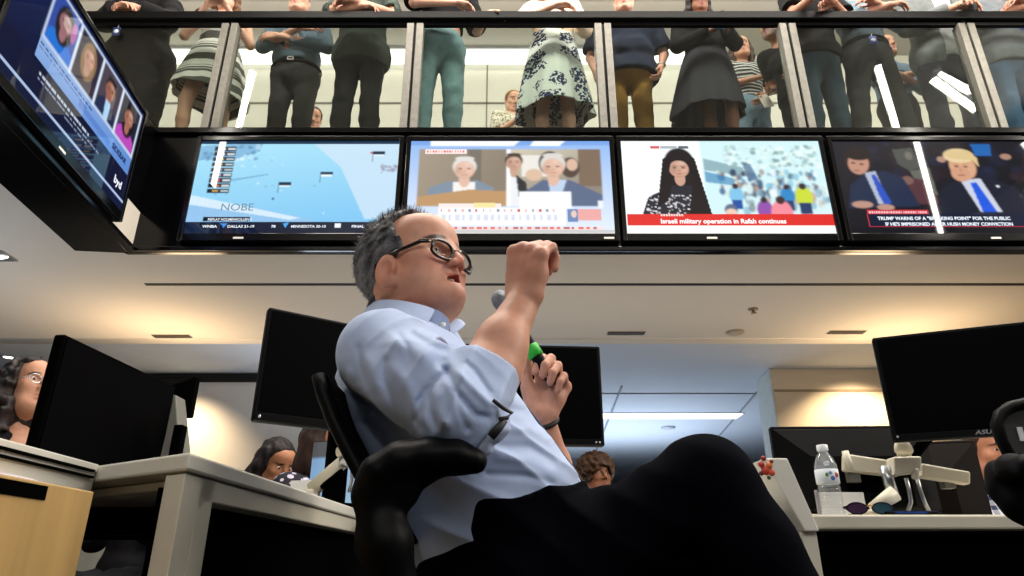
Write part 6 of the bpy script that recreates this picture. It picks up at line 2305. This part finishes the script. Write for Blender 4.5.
# --- further back on the balcony
p = Fig('slim person with a dark phone standing by the balcony back wall beyond the floral skirt', (X_(512, 5.6), 5.6, FZ), 20, 1.60, .92, skin='#d8a88c')
p.J.update(er=(-.22, -.06, 1.08), el=(.22, -.06, 1.08), wr=(-.03, -.27, 1.20), wl=(.10, -.26, 1.24))
p.build_body(look=(0, -1, -.35), hands=dict(r=dict(f=(.5, -.4, .6), n=(.3, -.3, .5), curl=(40, 45, 25)), l=dict(f=(-.5, -.4, .6), n=(-.6, -.3, .3), curl=(40, 45, 25))))
p.hair('short', '#7a5430', '#a87c48').trousers(cloth('#5a5648')).top(pattern_mat('dotted_shirt', 'dots', '#c8c4b4', '#7a7458', 1.0), 1.2, .86).shoes()
handheld('phone', 'dark phone held by the slim person beyond the floral skirt', 'phone', p.P((.0, -.335, 1.27)), (R(15), R(0), R(20)), (.085, .010, .12), '#23282a', '#3c4a44')
p = Fig('person in a blue plaid shirt seated behind the man in dark green', (X_(309, 5.5, .8), 5.5, FZ), 10, 1.62, .95, skin='#cf9d84')
p.J.update(er=(-.22, -.10, 1.10), el=(.23, -.10, 1.10), wr=(.0, -.30, 1.02), wl=(.10, -.30, 1.02))
p.loc[2] -= .30
p.J.update(kr=(-.12, -.40, .78), kl=(.12, -.40, .78), ar=(-.12, -.38, .40), al=(.12, -.38, .40))
p.build_body(look=(.2, -1, -.4))
p.hair('short', '#3a2c20').trousers(cloth('#2a2c30'), crop=.36).top(pattern_mat('plaid_blue', 'check', '#8fa6bf', '#3c5878', 22), 1.4, .86)

# ------------------------------------------------------------------ people at the desks
def seated(label, px, py, Y, rz, skin, **kw):
    """head centre at that pixel"""
    q = at(px, py, Y)
    hz = q.z
    f = Fig(label, (q.x, q.y, 0), rz, 1.70, .95, skin=skin, seated=True)
    f.loc[2] = hz - 1.585 * f.k
    dz = -f.loc[2]
    f.J.update(ar=(-.12, -.42, dz / f.k + .10), al=(.12, -.42, dz / f.k + .10), kr=(-.12, -.42, dz / f.k + .50), kl=(.12, -.42, dz / f.k + .50), er=(-.24, -.05, 1.10), el=(.24, -.05, 1.10), wr=(-.14, -.26, 1.14), wl=(.14, -.26, 1.14))
    f.dz = dz
    return f


def clear_glasses(f):
    fr = f.fr
    for q_ in (-1, 1):
        pts = [fr.p(.099 - 2.4 * (q_ * .034 + .022 * math.cos(a)) ** 2, q_ * .034 + .022 * math.cos(a), -.003 + .019 * math.sin(a)) for a in [i * math.pi / 9 for i in range(18)]]
        o = MB().tube(pts, .0018, 6, closed=True).build('glasses_rim', m_silver, f.t, world=True)
        MB().tube([fr.p(.089, q_ * .057, .004), fr.p(.03, q_ * .077, .008), fr.p(-.02, q_ * .080, .004)], .0016, 6).build('temple', m_silver, o, world=True)
    MB().tube([fr.p(.099, -.011, .002), fr.p(.103, 0, .004), fr.p(.099, .011, .002)], .0016, 6).build('glasses_bridge', m_silver, f.t, world=True)


p = seated('woman with long dark curly hair and thin glasses looking up past the edge-on monitor', 25, 388, 2.62, 58, '#c99478')
p.build_body(look=(.1, -1, .22), female=True, brow='#2a1a14')
p.hair('curly', '#120e0e', '#352a28').top(cloth('#101014'), 1.6, .90, 1.36, vneck=.10).trousers(cloth('#15161a'), crop=.3)
clear_glasses(p)
p = seated('person glimpsed as a sliver of face between the edge-on monitor and the grey monitor shell', 161, 436, 3.4, -20, '#c98f70')
p.build_body(look=(.2, -1, .1), female=True)
p.hair('long', '#1c1412', '#33241e').top(cloth('#1a1a1e'), 1.6, .9).trousers(cloth('#15161a'), crop=.3)
p = seated('woman with straight black hair bowing her head beyond the corner desk', 273, 464, 3.5, 48, '#b9805f')
p.build_body(look=(.1, -1, -.45), female=True, brow='#1a1210')
p.hair('long', '#0d0a0b', '#241a1c').top(cloth('#16161a'), 1.6, .9).trousers(cloth('#15161a'), crop=.3)
p = seated('brown haired woman in a black and white patterned top behind the lit monitor', 322, 443, 2.80, 66, '#c48a6c')
p.build_body(look=(.1, -1, .05), female=True)
p.hair('long', '#20140f', '#3f281c').top(pattern_mat('patterned_top', 'dots', '#1c1a24', '#b9b4c8', .8), 1.6, .9).trousers(cloth('#15161a'), crop=.3)
p = seated('person with a round brown afro seen just over the seated man\'s thigh', 595, 477, 4.5, 18, '#8f5a3c')
p.build_body(look=(.1, -1, .15), female=True, brow='#1a100c', lip='#7f463c')
p.hair('afro', '#2c1a10', '#5c3c22').top(cloth('#3a3a40'), 1.6, .9).trousers(cloth('#15161a'), crop=.3)
p = seated('young man in a white and navy checked shirt beyond the bench desk', 986, 454, 3.0, 4, '#c98a6c')
p.build_body(look=(-.05, -1, .0), brow='#3a2418', mouth=.2)
p.hair('short', '#2c1c12', '#4f3420').top(pattern_mat('checked_shirt', 'check', '#d8dae4', '#39435f', 26), 1.7, .9).trousers(cloth('#15161a'), crop=.3)
# ================================================================== light and camera
def area(name, loc, aim, size, power, c=(1, 1, 1), size_y=None, spread=180):
    l = bpy.data.lights.new(name, 'AREA')
    l.energy = power
    l.color = c
    l.shape = 'RECTANGLE'
    l.size = size
    l.size_y = size_y or size
    l.spread = R(spread)
    o = bpy.data.objects.new(name, l)
    C.objects.link(o)
    o.location = loc
    o.rotation_euler = (V(aim) - V(loc)).to_track_quat('-Z', 'Y').to_euler()
    return o


def spot(name, loc, aim, power, c, angle=70, blend=0.6, r=0.04):
    l = bpy.data.lights.new(name, 'SPOT')
    l.energy = power
    l.color = c
    l.spot_size = R(angle)
    l.spot_blend = blend
    l.shadow_soft_size = r
    o = bpy.data.objects.new(name, l)
    C.objects.link(o)
    o.location = loc
    o.rotation_euler = (V(aim) - V(loc)).to_track_quat('-Z', 'Y').to_euler()
    return o


WARM = (1.0, 0.72, 0.42)
COOL = (0.72, 0.84, 1.0)
NEUT = (1.0, 0.93, 0.84)
# unseen fills added behind the camera and to one side, and overhead atrium light
area('added_front_fill', (0.3, -3.85, 3.9), (0.3, 1.3, 1.0), 7.0, 110, (0.95, 0.97, 1.0), 1.1)  # made-up soft fill from the front, no window stands there
area('added_balcony_front_fill', (0.5, -3.85, 5.5), (0.5, 4.3, 4.4), 9.0, 130, NEUT, 0.9)  # made-up fill that brightens the people at the rail
area('atrium_ceiling_panel', (0.8, 2.75, 6.25), (0.8, 2.75, 0), 6.5, 400, NEUT, 0.6)
area('added_side_fill', (7.6, 0.8, 4.6), (0, 1.3, 1.0), 1.6, 340, NEUT, 3.0)  # added fill aimed at the seated man's face, not a built panel
# under the balcony: wall washers, and unseen upward fills added to brighten the ceilings
spot('wall_washer', (4.0, 7.05, 2.6), (3.95, 7.8, 1.75), 120, WARM, 105, 0.6)
spot('wall_washer', (-3.85, 7.3, 2.62), (-3.85, 8.0, 1.5), 130, WARM, 105, 0.9)
area('ceiling_wash', (-2.9, 5.5, 1.7), (-2.9, 5.5, 3), 0.5, 13, WARM)  # added upward fill standing in for warm bounce off the wall
area('ceiling_wash', (3.3, 5.6, 1.7), (3.3, 5.5, 3), 0.5, 14, WARM)
area('ceiling_wash', (0.4, 4.9, 1.0), (0.4, 4.8, 3), 4.5, 15, NEUT, 0.8)  # neutral upward fill added to lift the middle of the ceiling
area('far_ceiling_wash', (1.8, 11.5, 1.0), (1.8, 11.0, 3), 2.6, 80, COOL)  # cool upward fill added for the passage ceiling
area('far_ceiling_wash', (-1.6, 7.4, 1.6), (-1.4, 6.8, 3), 1.6, 16, COOL, 0.5)
area('side_ceiling_wash', (-4.6, 3.2, 1.0), (-4.4, 3.2, 3), 2.0, 30, COOL)
# balcony
area('added_balcony_wall_fill', (0, 5.6, 6.28), (0, 6.5, 4.6), 12.0, 115, NEUT, 0.4)  # added fill that brightens the back wall, has no fixture
area('balcony_downlight', (0, 4.5, 6.28), (0, 4.9, 3.4), 12.0, 150, NEUT, 0.4)

w = bpy.data.worlds.new('world')
bpy.context.scene.world = w
w.use_nodes = True
w.node_tree.nodes['Background'].inputs['Color'].default_value = (0.5, 0.5, 0.5, 1)
w.node_tree.nodes['Background'].inputs['Strength'].default_value = 0.1

cam = bpy.data.cameras.new('camera')
cam.sensor_width = 36.0
cam.lens = F / 1024 * 36.0
cam.clip_start = 0.05
cam.clip_end = 100
co = bpy.data.objects.new('camera', cam)
C.objects.link(co)
co.location = (0, 0, CAMZ)
co.rotation_euler = (R(90) + PITCH, 0, 0)
sc = bpy.context.scene
sc.camera = co
sc.view_settings.view_transform = 'Standard'
sc.view_settings.look = 'None'
sc.view_settings.exposure = 0.15
sc.view_settings.gamma = 1.0
sc.view_settings.use_curve_mapping = False
sc.cycles.max_bounces = 8
sc.cycles.transparent_max_bounces = 12
sc.cycles.sample_clamp_indirect = 6.0
